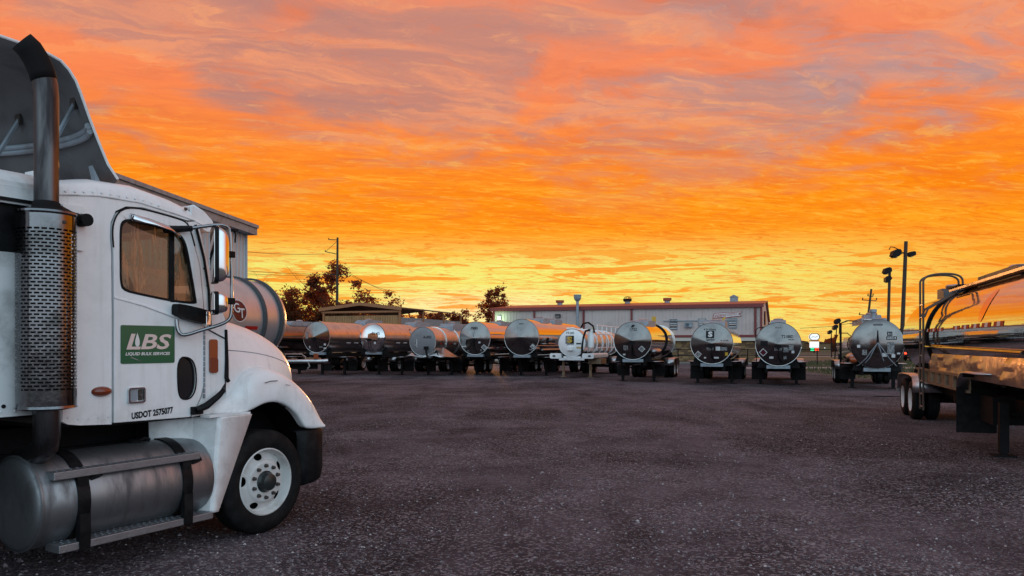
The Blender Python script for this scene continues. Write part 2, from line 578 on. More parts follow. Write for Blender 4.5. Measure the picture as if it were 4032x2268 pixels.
def glass_mat(name, tint, refl, dirt, dirtcol):
    m = bpy.data.materials.new(name)
    m.use_nodes = True
    nt = m.node_tree
    nt.nodes.clear()
    q = G(nt)
    t = q.n('ShaderNodeTexCoord').outputs['Object']
    tr = q.n('ShaderNodeBsdfTransparent')
    tr.inputs[0].default_value = (*tint, 1)
    gl = q.n('ShaderNodeBsdfGlossy')
    gl.inputs['Roughness'].default_value = .03
    df0 = q.n('ShaderNodeBsdfDiffuse')
    df0.inputs[0].default_value = (*dirtcol, 1)
    df1 = q.n('ShaderNodeBsdfTranslucent')
    df1.inputs[0].default_value = (1.0, .80, .55, 1)
    df = q.n('ShaderNodeMixShader')
    df.inputs[0].default_value = .8
    nt.links.new(df0.outputs[0], df.inputs[1])
    nt.links.new(df1.outputs[0], df.inputs[2])
    mp = q.n('ShaderNodeMapping')
    mp.inputs['Scale'].default_value = (6, 6, 1.0)
    mp.inputs['Rotation'].default_value = (0, R_(22), 0)
    nt.links.new(t, mp.inputs[0])
    f = q.step(q.noise(mp.outputs[0], 1.3, 6, .7, .5), .505, .575, dirt * .08, dirt)
    a = q.n('ShaderNodeMixShader')
    nt.links.new(f, a.inputs[0])
    nt.links.new(tr.outputs[0], a.inputs[1])
    nt.links.new(df.outputs[0], a.inputs[2])
    fr = q.n('ShaderNodeFresnel')
    fr.inputs[0].default_value = 1.5
    b = q.n('ShaderNodeMixShader')
    nt.links.new(q.m('MULTIPLY', fr.outputs[0], refl, clamp=True), b.inputs[0])
    nt.links.new(a.outputs[0], b.inputs[1])
    nt.links.new(gl.outputs[0], b.inputs[2])
    o = q.n('ShaderNodeOutputMaterial')
    nt.links.new(b.outputs[0], o.inputs[0])
    return m


M['glass'] = glass_mat('dusty glass', (.58, .54, .42), 1.0, .95, (.40, .34, .26))
M['clear_glass'] = glass_mat('cab glass', (.95, .95, .94), 1.0, .06, (.3, .28, .25))
M['dark_glass'] = mat('dark glass', (.012, .012, .014), .06, spec=.8, coat=.4)


# ground: packed asphalt with loose gravel
def ground_mat(name, base, dark, light, fine):
    m = bpy.data.materials.new(name)
    m.use_nodes = True
    nt = m.node_tree
    q = G(nt)
    b = nt.nodes['Principled BSDF']
    b.inputs['Roughness'].default_value = .88
    b.inputs['Specular IOR Level'].default_value = .12
    t = q.n('ShaderNodeTexCoord').outputs['Object']
    v = q.n('ShaderNodeTexVoronoi')
    v.inputs['Scale'].default_value = fine
    nt.links.new(t, v.inputs['Vector'])
    sp = q.n('ShaderNodeSeparateColor')
    nt.links.new(v.outputs['Color'], sp.inputs[0])
    speck = q.m('MULTIPLY', q.step(sp.outputs[0], .55, 1.0), q.step(q.noise(t, .5, 5, .6, .5), .30, .62, .35, 1.0))
    mp = q.n('ShaderNodeMapping')
    mp.inputs['Scale'].default_value = (.55, .16, 1)
    mp.inputs['Rotation'].default_value = (0, 0, R_(-28))
    nt.links.new(t, mp.inputs[0])
    patch = q.step(q.m('ADD', q.m('MULTIPLY', q.noise(t, .22, 6, .62, .6), .55), q.m('MULTIPLY', q.noise(mp.outputs[0], 1.0, 5, .6, .8), .45)), .42, .60)
    patch2 = q.step(q.noise(t, 1.3, 6, .65, .4), .38, .68)
    c = q.mix(patch, base, dark)
    c = q.mix(q.m('MULTIPLY', patch2, .55), c, dark)
    c = q.mix(q.m('MULTIPLY', speck, .65), c, light)
    nt.links.new(c, b.inputs['Base Color'])
    bn = q.n('ShaderNodeBump')
    bn.inputs['Strength'].default_value = 1.0
    bn.inputs['Distance'].default_value = .035
    h = q.m('ADD', q.m('MULTIPLY', v.outputs['Distance'], -.8), q.m('MULTIPLY', q.noise(t, fine * .25, 6, .7), 1.6))
    nt.links.new(h, bn.inputs['Height'])
    nt.links.new(bn.outputs[0], b.inputs['Normal'])
    return m


M['asphalt'] = ground_mat('gravelly asphalt', (.126, .099, .115), (.028, .021, .026), (.40, .35, .37), 38.0)
M['field'] = mat('dry field', (.075, .062, .035), .95, vary=(.06, (.042, .04, .024), .4, .7), bump=(2.0, .6, .1))
M['pebble'] = mat('gravel stones', (.24, .23, .235), .75, spec=.2)
_q = G(M['pebble'].node_tree)
_gi = _q.n('ShaderNodeNewGeometry')
M['pebble'].node_tree.links.new(_q.ramp(_gi.outputs['Random Per Island'], [(0, (.055, .042, .048)), (.5, (.15, .115, .13)), (.85, (.27, .23, .24)), (1, (.46, .42, .43))], 'LINEAR'), M['pebble'].node_tree.nodes['Principled BSDF'].inputs['Base Color'])
# ================================================================== the ground
tag(MB().add([(-2500, -2500, -.004), (2500, -2500, -.004), (2500, 2500, -.004), (-2500, 2500, -.004)], [(0, 1, 2, 3)]).build('ground', M['field'], smooth=0), kind='structure')
yard = [(-60, -40), (40, -40), (40, 22), (24, 36), (19.5, 44), (22, 70), (40, 95), (-60, 95)]
tag(MB().add([(x, y, 0) for x, y in yard], [tuple(range(len(yard)))]).build('asphalt_yard', M['asphalt'], smooth=0), kind='structure')
strip = [(18.5, 62), (120, 62), (120, 66), (18.5, 66)]
tag(MB().add([(x, y, .002) for x, y in strip], [(0, 1, 2, 3)]).build('concrete_path', M['concrete'], smooth=0), kind='structure')
road = [(-400, 150), (700, 95), (700, 112), (-400, 172)]
tag(MB().add([(x, y, .002) for x, y in road], [(0, 1, 2, 3)]).build('road', M['concrete'], smooth=0), kind='structure')

# loose gravel on the near part of the yard
n = 46000
rs = np.random.RandomState(3)
Zs = 5.8 * (24 / 5.8) ** (rs.rand(n) ** 1.15)
Xs = (rs.rand(n) * 2 - 1) * .72 * Zs
cl = np.sin(Xs * .9 + 1.3) * np.sin(Zs * .7 + Xs * .35) + .6 * np.sin(Xs * 2.3 - Zs * 1.9)
keep = rs.rand(n) < np.clip(.55 + .45 * cl, .12, 1)
Xs, Zs = Xs[keep], Zs[keep]
n = len(Xs)
sz = .005 + .013 * rs.rand(n) ** 3 + (rs.rand(n) < .012) * .016
base = np.array([(1, 0, .0), (-.3, .9, .0), (-.8, -.5, .0), (.1, -.9, 0.0), (.15, .1, .75), (-.25, -.1, .6)])
tri = np.array([(0, 1, 4), (1, 5, 4), (1, 2, 5), (2, 3, 5), (3, 4, 5), (3, 0, 4)])
ang = rs.rand(n) * 2 * PI
ca_, sa_ = np.cos(ang)[:, None], np.sin(ang)[:, None]
sx = (sz * (.7 + .8 * rs.rand(n)))[:, None]
sy = (sz * (.6 + .5 * rs.rand(n)))[:, None]
bx, by, bz = base[:, 0][None] * sx, base[:, 1][None] * sy, base[:, 2][None] * (sz * (.6 + .6 * rs.rand(n)))[:, None]
V = np.stack([bx * ca_ - by * sa_ + Xs[:, None], bx * sa_ + by * ca_ + Zs[:, None], bz + .0005], -1).reshape(-1, 3)
F = (tri[None] + (np.arange(n) * 6)[:, None, None]).reshape(-1, 3)
me = bpy.data.meshes.new('gravel')
me.from_pydata(V.tolist(), [], F.tolist())
me.materials.append(M['pebble'])
tag(link('gravel', me), 'loose gravel scattered over the asphalt yard', kind='stuff')

# puddle by the far trailer
pp = smoothpoly([(13.25, 28.4), (13.7, 28.2), (14.4, 28.3), (14.75, 28.5), (14.2, 28.75), (13.5, 28.7)], 3)
tag(MB().add([(x, y, .004) for x, y in pp], [tuple(range(len(pp)))]).build('puddle', M['water'], smooth=0), kind='structure')

# grass verge on the right, beyond the yard
n = 9000
Xg = 20 + rs.rand(n) * 34
Yg = 40 + rs.rand(n) * 55
ok = (Xg > np.interp(Yg, [36, 44, 70, 95], [24.5, 20, 22.5, 40.5])) & ~((Yg > 61.8) & (Yg < 66.2))
Xg, Yg = Xg[ok], Yg[ok]
n = len(Xg)
hg = .10 + .22 * rs.rand(n)
ag = rs.rand(n) * 2 * PI
w = .05 + .05 * rs.rand(n)
V = np.stack([np.stack([Xg - w * np.cos(ag), Yg - w * np.sin(ag), 0 * hg], -1), np.stack([Xg + w * np.cos(ag), Yg + w * np.sin(ag), 0 * hg], -1),
              np.stack([Xg + .12 * (rs.rand(n) - .5), Yg + .12 * (rs.rand(n) - .5), hg], -1)], 1).reshape(-1, 3)
me = bpy.data.meshes.new('grass')
me.from_pydata(V.tolist(), [], np.arange(3 * n).reshape(-1, 3).tolist())
me.materials.append(M['grass'])
tag(link('grass', me), 'dry grass growing past the edge of the yard', kind='stuff')


# ================================================================== buildings
def wall_panels(parent, p0, p1, z0, z1, pitch, ribs, m, name='wall_panel', rib=.03, top=None):
    """ribbed sheets between two plan points, each sheet a part; outside is to the right of p0 -> p1"""
    a, b = Vector((*p0, 0)), Vector((*p1, 0))
    L = (b - a).length
    t = (b - a) / L
    nrm = Vector((t.y, -t.x, 0))
    k = max(1, round(L / pitch))
    w = L / k
    for i in range(k):
        prof = []
        for j in range(ribs):
            u = w * j / ribs
            s = w / ribs
            prof += [(u, 0), (u + s * .72, 0), (u + s * .78, rib), (u + s * .94, rib)]
        prof.append((w - .012, 0))
        q0, q1 = [], []
        for u, d in prof:
            c = a + t * (i * w + u) + nrm * d
            q0.append((c.x, c.y, z0))
            zt = z1 if top is None else top((i * w + u) / L)
            q1.append((c.x, c.y, zt))
        MB().loft([q0, q1]).build(name, m, parent, smooth=0)


# grey metal building behind the white truck
gb = thing('metal_building', 'grey ribbed metal building standing behind the white truck', 'building')
wd = Vector((math.sin(R_(5.3)), math.cos(R_(5.3)), 0))
cn = Vector((-11.1, 32, 0))
EV = 6.62
p_near = cn - wd * 44
wall_panels(gb, (p_near.x, p_near.y), (cn.x, cn.y), 0, EV, 1.0, 3, M['wall_grey'], rib=.035)
nv = Vector((wd.y, -wd.x, 0))
back = cn - nv * 16
mid_ = cn - nv * 8
mb = MB()
mb.add([cn + nv * .0, back, back + Vector((0, 0, EV)), mid_ + Vector((0, 0, EV + 1.4)), cn + Vector((0, 0, EV))], [(0, 1, 2, 3, 4)])
mb.build('end_wall', M['wall_grey'], gb, smooth=0)
mb = MB()
e0, e1 = p_near + nv * .35, cn + nv * .35 + wd * .12
r0, r1 = p_near - nv * 8, mid_ + wd * .12
up = Vector((0, 0, 1))
mb.add([e0 + up * (EV + .22), e1 + up * (EV + .22), r1 + up * (EV + 1.65), r0 + up * (EV + 1.65)], [(0, 1, 2, 3)])
l0, l1 = p_near - nv * 16.4, back + wd * .12 - nv * .4
mb.add([r0 + up * (EV + 1.65), r1 + up * (EV + 1.65), l1 + up * (EV + .2), l0 + up * (EV + .2)], [(0, 1, 2, 3)])
mb.build('roof', M['roof_grey'], gb, smooth=0, solid=.08)
mb = MB()
for h0, h1, o_ in ((-.14, .20, .46), (.14, .27, .53)):
    a0, a1 = p_near + nv * o_, cn + nv * o_ + wd * .16
    b0, b1 = p_near + nv * .045, cn + nv * .045 + wd * .16
    pts = [a0 + up * (EV + h0), a1 + up * (EV + h0), a1 + up * (EV + h1), a0 + up * (EV + h1), b0 + up * (EV + h0), b1 + up * (EV + h0), b1 + up * (EV + h1), b0 + up * (EV + h1)]
    mb.add(pts, [(0, 1, 2, 3), (4, 7, 6, 5), (0, 4, 5, 1), (3, 2, 6, 7), (1, 5, 6, 2), (0, 3, 7, 4)])
mb.build('gutter', M['galv'], gb, smooth=0)
MB().tube([cn + nv * .06 + up * .0, cn + nv * .06 + up * EV], .05, 6).build('corner_trim', M['wall_grey'], gb)

# warehouse with red trim
WA = R_(20.5)
wx, wy = Vector((math.cos(WA), -math.sin(WA), 0)), Vector((math.sin(WA), math.cos(WA), 0))
wc = Vector((25.5, 78.6, 0))
WL = 29.6
wh = thing('warehouse', 'long white warehouse with red trim and a brown stone base', 'building')
wl = wc - wx * WL


def wp(u, z, d=0.0):
    """point on the long wall: u metres from its right corner, d metres out of it"""
    p = wc - wx * u - wy * d
    return (p.x, p.y, z)


EVW, BELT = 6.0, 2.95
q = wp(WL, 0)
wall_panels(wh, q[:2], wp(0, 0)[:2], BELT, EVW, 2.95, 8, M['wall'], rib=.03)
back_r = wc + wy * 18
apex = wc + wy * 9
wall_e = MB()
wall_e.add([tuple(wc), tuple(back_r), tuple(back_r + up * 4.3), tuple(apex + up * 6.75), tuple(wc + up * EVW)], [(0, 1, 2, 3, 4)])
wall_e.build('end_wall', M['wall'], wh, smooth=0)
bl = wl + wy * 18
MB().add([tuple(wl), tuple(bl), tuple(bl + up * 4.3), tuple(wl + wy * 9 + up * 6.75), tuple(wl + up * EVW)], [(4, 3, 2, 1, 0)]).build('end_wall', M['wall'], wh, smooth=0)
mb = MB()
o1, o2 = wc + wx * .25, wl - wx * .25
rr = [o2 - wy * .3 + up * (EVW + .12), o1 - wy * .3 + up * (EVW + .12), o1 + wy * 9 + up * 6.87, o2 + wy * 9 + up * 6.87, o1 + wy * 18.2 + up * 4.4, o2 + wy * 18.2 + up * 4.4]
mb.add(rr, [(0, 1, 2, 3), (3, 2, 4, 5)])
mb.build('roof', M['roof_red'], wh, smooth=0, solid=.1)


def wbox(name, u0, u1, z0, z1, d0, d1, m, parent=wh, bevel=0):
    a = [wp(u, z, d) for u in (u0, u1) for d in (d0, d1) for z in (z0, z1)]
    return MB().add(a, [(0, 1, 3, 2), (4, 6, 7, 5), (0, 4, 5, 1), (2, 3, 7, 6), (0, 2, 6, 4), (1, 5, 7, 3)]).build(name, m, parent, smooth=0, bevel=bevel)


wbox('eave_trim', -.2, WL + .2, EVW - .22, EVW + .1, .1, .34, M['trim_red'])
wbox('belt_trim', -.05, 12.2, BELT - .26, BELT, .05, .55, M['trim_red'])
wbox('soffit', -.05, 12.2, BELT - .62, BELT - .262, .03, .50, M['soffit'])
for u in (.04, .62, 13.4, 18.75, 24.5, 29.45):
    wbox('trim_post', u - .11, u + .11, (BELT if u < 12 else .0), EVW - .222, .035, .13, M['trim_red'])
wbox('ledge', 2.4, 10.0, 4.42, 4.50, .035, .14, M['galv'])
# stone base, stone by stone
mb = MB()
wbox('base_wall', -.02, 12.3, 0, BELT - .2, -.4, -.02, M['mortar'])
sm = [M['brick'], mat('pale brown stone', (.27, .17, .075), .85, bump=(4, .6, .06)), mat('dark brown stone', (.115, .065, .035), .85, bump=(4, .6, .06))]
z = .05
row = 0
cnt = 0
while z < BELT - .65:
    h = .19 + .06 * rnd.random()
    u = 0.0
    while u < 12.2:
        w = .38 + .4 * rnd.random()
        u1 = min(u + w, 12.25)
        cntr = (u + u1) / 2
        if not (8.9 < cntr < 10.25 and z < 2.2) and u1 - u > .1 and cnt < 300:
            wbox('stone', u + .015, u1 - .015, z + .012, min(z + h, BELT - .64) - .012, -.02, .02 + .04 * rnd.random(), sm[rnd.choice((0, 0, 1, 2))])
            cnt += 1
        u = u1
    z += h
wbox('wall_panel', 12.3, WL, 0, BELT - .004, .0, .02, M['wall'])
dr = wbox('door', 9.05, 9.95, .05, 2.02, .0, .05, M['soffit'])
wbox('door_frame', 8.95, 10.05, 2.02, 2.12, .0, .09, M['soffit'], dr)
wbox('window_pane', 9.3, 9.7, 1.05, 1.85, .05, .06, M['dark_glass'], dr)
wbox('mullion', 9.48, 9.52, 1.05, 1.85, .06, .075, M['soffit'], dr)
for u0, u1, z0, z1 in ((8.55, 9.3, 3.55, 4.6), (5.6, 6.3, 3.95, 4.63), (2.5, 3.25, 3.65, 4.62)):
    w = wbox('window', u0 - .06, u1 + .06, z0 - .06, z1 + .06, .03, .075, M['galv'])
    wbox('pane', u0, u1, z0, (z0 + z1) / 2 - .03, .075, .085, M['dark_glass'], w)
    wbox('pane', u0, u1, (z0 + z1) / 2 + .03, z1, .075, .085, M['dark_glass'], w)
    for k in range(4):
        zz = z0 + (z1 - z0) * (k + .5) / 4
        wbox('blind_slat', u0 + .02, u1 - .02, zz - .05, zz + .05, .087, .095, M['wall' if k % 2 else 'wall_grey'], w)
ac = tag(wbox('air_conditioner', 6.95, 7.75, 3.75, 4.3, .035, .42, M['galv'], None, .03), 'pale boxy air conditioner unit fixed on the white warehouse wall', 'air conditioner')
fn_ = lambda u, v, w_: wp(u, v, .42 + w_)
MB().plate(ell(7.42, 4.02, .2, .2, 18), [], fn_, .004, .02).build('fan_grille', M['ink'], ac)
for k in range(3):
    MB().plate(ell(7.42, 4.02, .17 - .05 * k, .17 - .05 * k, 18), [ell(7.42, 4.02, .15 - .05 * k, .15 - .05 * k, 18)], fn_, .02, .03).build('grille_ring', M['galv'], ac)
# sign on the warehouse: slanted banner with red lettering
sg = thing('warehouse_sign', 'slanted white and red company banner high on the warehouse wall', 'sign')
fs_ = lambda u, v, w_=0.0: wp(3.35 - u, 5.05 + v + u * .055, .09 + w_)
ban = [(-1.5, -.28), (-.2, -.28), (-.25, -.36), (.35, -.27), (1.2, -.25), (1.35, -.27), (1.15, .0), (1.45, .22), (.6, .2), (-.3, .2), (-.2, .28), (-1.4, .2)]
MB().plate(ban, [], lambda u, v, w_: fs_(u, v, w_), -.05, .0).build('banner', M['red_tape'], sg, smooth=0)
ban2 = [(u * .96 + .0, v * .82) for u, v in ban]
MB().plate(ban2, [], lambda u, v, w_: fs_(u, v, w_), .002, .012).build('banner_face', M['white_decal'], sg, smooth=0)
mb = MB()
lettering(mb, 'ANDREWS', lambda u, v: fs_(u, v, .016), -1.36, -.2, .3, 1.2, .25, .01)
lettering(mb, 'LOGISTICS', lambda u, v: fs_(u, v, .016), -.1, -.12, .26, 1.0, .25, .01)
lettering(mb, 'LP', lambda u, v: fs_(u, v, .016), 1.0, -.1, .22, .25, .2, .01)
mb.build('lettering', M['red_tape'], sg, smooth=0)
# second sign, on the gable end
se = MB()
pe = wc + wx * .06 + wy * 5.2
sb = [(pe + wy * a + up * z_ + wx * o_) for a in (0, 1.9) for z_ in (4.1, 5.6) for o_ in (0, .08)]
se.add(sb, [(0, 1, 3, 2), (4, 6, 7, 5), (0, 4, 5, 1), (2, 3, 7, 6), (0, 2, 6, 4), (1, 5, 7, 3)])
tag(se.build('gable_sign', M['maroon'], smooth=0), 'dark red sign board on the gable end of the warehouse', 'sign')
# vents on the ridge and the flue in front of the wall
for i, (u, kind) in enumerate(((24.0, 0), (15.6, 1), (10.9, 0), (3.35, 2))):
    pv = wc - wx * u + wy * 8.2
    lab = ('leftmost mushroom vent on the red warehouse roof, above the trees', 'caged round vent in the middle of the red warehouse roof', 'mushroom vent on the red roof between the caged and the peaked vents', 'peaked box vent near the right end of the red warehouse roof')[i]
    v = thing('roof_vent', lab, 'vent', (pv.x, pv.y, 6.62), -WA, 'vents on the warehouse roof')
    if kind == 2:
        MB().box(-.42, .42, -.42, .42, 0, .72).build('vent_body', M['galv'], v, smooth=0)
        MB().add([(-.5, -.5, .72), (.5, -.5, .72), (.5, .5, .72), (-.5, .5, .72), (0, -.5, .98), (0, .5, .98)], [(0, 1, 4), (2, 3, 5), (1, 2, 5, 4), (3, 0, 4, 5), (3, 2, 1, 0)]).build('vent_cap', M['galv'], v, smooth=0)
    else:
        MB().lathe([(0, .32), (.42, .32), (.5, .5)], 'z', n=16).build('vent_body', M['galv'], v)
        MB().lathe([(.5, .5), (.78, .52), (.8, .0)], 'z', n=16).build('vent_cap', M['roof_red' if kind == 0 else 'frame'], v)
        if kind == 1:
            for k in range(6):
                a = k * PI / 3
                MB().tube([(.5 * math.cos(a), .5 * math.sin(a), .7), (.3 * math.cos(a), .3 * math.sin(a), 1.0), (0, 0, 1.05)], .03, 5).build('cage_bar', M['frame'], v)
fl = thing('flue_pipe', 'tall grey flue pipe with flared cap in front of the warehouse wall', 'pipe', wp(19.3, 0, .6))
MB().tube([(0, 0, 0), (0, 0, 7.0)], .16, 10).build('pipe', M['galv'], fl)
MB().lathe([(6.7, .16), (6.9, .34), (7.1, .40), (7.45, .42), (7.46, .0)], 'z', n=14).build('cap', M['galv'], fl)
MB().box(-.2, .2, .1, .5, 4.0, 4.08).build('bracket', M['galv'], fl)
# wall lamps
lp = thing('wall_lamp', 'small lit lamp glowing pale green on the left end of the warehouse wall', 'lamp', wp(28.7, 5.0, .1), -WA)
MB().box(-.16, .16, -.05, .05, -.2, .3).build('bracket', M['galv'], lp)
MB().lathe([(-.2, .0), (-.18, .12), (0, .17), (.15, .12), (.2, .0)], 'z', (0, -.2, .0), 12).build('globe', M['lamp'], lp)
l2 = bpy.data.lights.new('lamp_light', 'POINT')
l2.energy = 60
l2.color = (.55, 1.0, .45)
l2.shadow_soft_size = .15
lo = bpy.data.objects.new('lamp_light', l2)
COL.objects.link(lo)
lo.parent = lp
lo.location = (0, -.75, -.1)
fl2 = thing('flood_light', 'unlit dark box lamp in the middle of the warehouse wall', 'lamp', wp(21.7, 5.15, .05), -WA)
MB().box(-.3, .3, -.25, 0, -.2, .2).build('housing', M['frame'], fl2, smooth=0, bevel=.03)
MB().box(-.26, .26, -.28, -.252, -.19, .05).build('lens', M['dark_glass'], fl2, smooth=0)
tag(wbox('kerb', -1.5, 30, .0, .14, 1.6, 1.85, M['concrete'], None), kind='structure')

# open shed with tan walls
SA = R_(18)
sx_, sy_ = Vector((math.cos(SA), -math.sin(SA), 0)), Vector((math.sin(SA), math.cos(SA), 0))
sc_ = Vector((-10.2, 70, 0))
sh = thing('open_shed', 'open sided shed with tan end wall and a low dark roof beside the trees', 'shed')


def shp(u, v, z):
    p = sc_ + sx_ * u + sy_ * v
    return (p.x, p.y, z)


EVS, RG, LW = 5.25, 5.75, 7.9
LN = 15
mb = MB()
mb.add([shp(.25, -.25, EVS), shp(-LW / 2, -.25, RG), shp(-LW - .35, -.25, EVS), shp(.25, LN, EVS), shp(-LW / 2, LN, RG), shp(-LW - .35, LN, EVS)], [(0, 1, 4, 3), (1, 2, 5, 4)])
mb.build('roof', M['shedroof'], sh, smooth=0, solid=.1)
for a, b in ((.28, -LW / 2), (-LW / 2, -LW - .38)):
    za, zb = (EVS, RG) if a > -1 else (RG, EVS)
    MB().add([shp(a, -.3, za - .2), shp(b, -.3, zb - .2), shp(b, -.3, zb + .1), shp(a, -.3, za + .1), shp(a, -.22, za - .2), shp(b, -.22, zb - .2), shp(b, -.22, zb + .1), shp(a, -.22, za + .1)],
             [(0, 1, 2, 3), (7, 6, 5, 4), (0, 4, 5, 1), (3, 2, 6, 7), (0, 3, 7, 4), (1, 5, 6, 2)]).build('fascia', M['shedtrim'], sh, smooth=0)
MB().add([shp(.1, -.1, EVS - .36), shp(-LW - .2, -.1, EVS - .36), shp(-LW - .2, -.1, EVS - .2), shp(.1, -.1, EVS - .2), shp(.1, .0, EVS - .42), shp(-LW - .2, .0, EVS - .42), shp(-LW - .2, .0, EVS - .2), shp(.1, .0, EVS - .2)],
         [(0, 1, 2, 3), (7, 6, 5, 4), (0, 4, 5, 1), (3, 2, 6, 7), (0, 3, 7, 4), (1, 5, 6, 2)]).build('beam', M['shedtrim'], sh, smooth=0)
for u, v in ((0, 0), (-LW, 0), (0, 5), (0, 10), (0, LN - .2), (-LW, 7.5), (-LW, LN - .2)):
    MB().tube([shp(u, v, 0), shp(u, v, EVS - .1)], .12, 6).build('post', M['shedtrim'], sh)
a, b = shp(-LW, .02, 0), shp(0, .02, 0)
wall_panels(sh, a[:2], b[:2], 0, 4.62, 1.0, 4, M['tanwall'], rib=.05)
a, b = shp(.02, .2, 0), shp(.02, LN, 0)
wall_panels(sh, a[:2], b[:2], 0, 4.45, 2.5, 6, M['shedgrey'], rib=.05)
a, b = shp(-LW, LN, 0), shp(-LW, 0, 0)
wall_panels(sh, b[:2], a[:2], 0, 2.0, 5, 6, M['shedgrey'], rib=.05)


# ================================================================== trees
def tree(name, label, x, y, h, rx, rz, seed, leaves, size, m='leaf', trunk=.18, zc=None, bare=False, group=None, thin=1.0):
    r = random.Random(seed)
    t = thing(name, label, 'tree', (x, y, 0), 0, group)
    mb = MB()
    tips = []

    def limb(p, d, ln, rad, lvl):
        pts = [p]
        q_ = p
        dd = d.copy()
        for k in range(4):
            dd = (dd + Vector((r.uniform(-.22, .22), r.uniform(-.22, .22), r.uniform(-.06, .16)))).normalized()
            q_ = q_ + dd * ln / 4
            pts.append(q_)
        mb.tube(pts, [rad * (1 - .17 * k) for k in range(5)], 6 if lvl < 2 else 4)
        if lvl >= (4 if bare else 3):
            tips.append(q_)
            return
        for k in range(r.choice((3, 4)) if lvl < 2 else r.choice((2, 3))):
            a = r.uniform(0, 2 * PI)
            sp = r.uniform(.45, 1.0)
            nd = (dd * 1.0 + Vector((math.cos(a) * sp * rx / rz, math.sin(a) * sp * rx / rz, r.uniform(-.15, .5)))).normalized()
            i = r.choice((2, 3, 4, 4))
            limb(pts[i], nd, ln * r.uniform(.58, .8), rad * .5, lvl + 1)
        tips.append(q_)

    limb(Vector((0, 0, 0)), Vector((0, 0, 1)), h * .42, trunk, 0)
    mb.build('trunk', M['bark'], t)
    if bare:
        return t
    zc = zc or h * .64
    cl = [(Vector((tp.x, tp.y, tp.z)), r.uniform(.35, .8)) for tp in tips if ((tp.x / rx) ** 2 + (tp.y / rx) ** 2 + ((tp.z - zc) / rz) ** 2) < 1.25]
    for k in range(int(16 * thin)):
        while True:
            v = Vector((r.uniform(-1, 1), r.uniform(-1, 1), r.uniform(-1, 1)))
            if .35 < v.length < 1.0:
                break
        cl.append((Vector((v.x * rx, v.y * rx, zc + v.z * rz)), r.uniform(.3, .8)))
    V, F = [], []
    for k in range(leaves):
        c, s = cl[int(len(cl) * r.random())]
        s *= rx * .42
        p = c + Vector((r.gauss(0, .5), r.gauss(0, .5), r.gauss(0, .42))) * s
        if p.z < .3:
            continue
        a = Vector((r.uniform(-1, 1), r.uniform(-1, 1), r.uniform(-.7, .7))).normalized()
        b = a.cross(Vector((r.uniform(-1, 1), r.uniform(-1, 1), r.uniform(-1, 1)))).normalized()
        l_ = size * r.uniform(.6, 1.3)
        o = len(V)
        V += [p - a * l_, p + b * l_ * .45, p + a * l_, p - b * l_ * .45]
        F.append((o, o + 1, o + 2, o + 3))
    cm = MB()
    cm.v, cm.f = [tuple(v) for v in V], F
    cm.build('crown', M[m], t, smooth=0)
    return t


TG = 'trees behind the parked trailers'
tree('tree', 'tall leafy tree right behind the utility pole, open crown', -22.3, 98, 12.2, 3.3, 4.6, 11, 4300, .23, group=TG, zc=7.6)
tree('tree', 'broad low tree to the right of the utility pole, above the shed', -17.5, 96, 8.4, 3.9, 3.0, 12, 4200, .23, group=TG, zc=5.8)
tree('tree', 'rounded tree left of the utility pole with gaps in its crown', -27.5, 99, 8.6, 3.9, 3.4, 13, 4200, .23, group=TG, zc=5.6)
tree('tree', 'dense dark tree beside the banded tank left of the shed', -24.5, 80, 6.6, 3.8, 3.3, 14, 9000, .22, 'leaf_dark', group=TG, zc=3.4)
tree('tree', 'dark bushy tree nearest the tan shed wall', -19.0, 82, 5.6, 3.2, 2.7, 15, 8000, .22, 'leaf_dark', group=TG, zc=3.0)
tree('bare_tree', 'leafless tree with thin twigs rising above the banded tank', -29.5, 88, 10.2, 2.2, 4, 16, 0, .2, trunk=.12, bare=True)
tree('tree', 'upright small tree at the left end of the white warehouse', -1.9, 100, 9.2, 2.0, 3.0, 17, 2900, .20, group=TG, zc=6.6, trunk=.14)
tree('tree', 'low leafy tree between the shed and the warehouse', -5.6, 100, 5.9, 2.3, 2.2, 18, 4200, .20, group=TG, zc=4.2)
tree('tree', 'thin shrubby tree growing behind the shed roof', -8.6, 99, 5.7, 2.1, 1.9, 19, 3600, .2, group=TG, zc=4.3)
tree('tree', 'wispy tree top showing just over the right end of the shed roof', -11.8, 104, 6.6, 2.4, 1.8, 20, 3200, .2, group=TG, zc=5.0)
# far treeline on the right
V, F = [], []
r_ = random.Random(5)
for k in range(9000):
    a = r_.uniform(R_(-32), R_(40))
    d_ = r_.uniform(230, 300)
    hh = 4.6 + 2.6 * math.sin(a * 31) + 1.4 * math.sin(a * 77 + 1)
    p = Vector((math.sin(a) * d_, math.cos(a) * d_, r_.uniform(0, max(1.5, hh)) ))
    u = Vector((r_.uniform(-1, 1), r_.uniform(-.3, .3), r_.uniform(-1, 1))).normalized() * r_.uniform(.6, 1.5)
    w_ = u.cross(Vector((0, 1, .2))).normalized() * u.length * .6
    o = len(V)
    V += [p - u, p + w_, p + u, p - w_]
    F.append((o, o + 1, o + 2, o + 3))
cm = MB()
cm.v, cm.f = [tuple(v) for v in V], F
tag(cm.build('woods', M['leaf_dark'], smooth=0), 'low far line of trees along the horizon', kind='stuff')
# ================================================================== poles, wires, distant things
def at(fx, fy, z):
    """world point seen at a spot of the photograph (4032 wide) at depth z"""
    return ((fx - 2016) / 3030 * z, z, 1.9 + (1359 - fy) / 3030 * z)


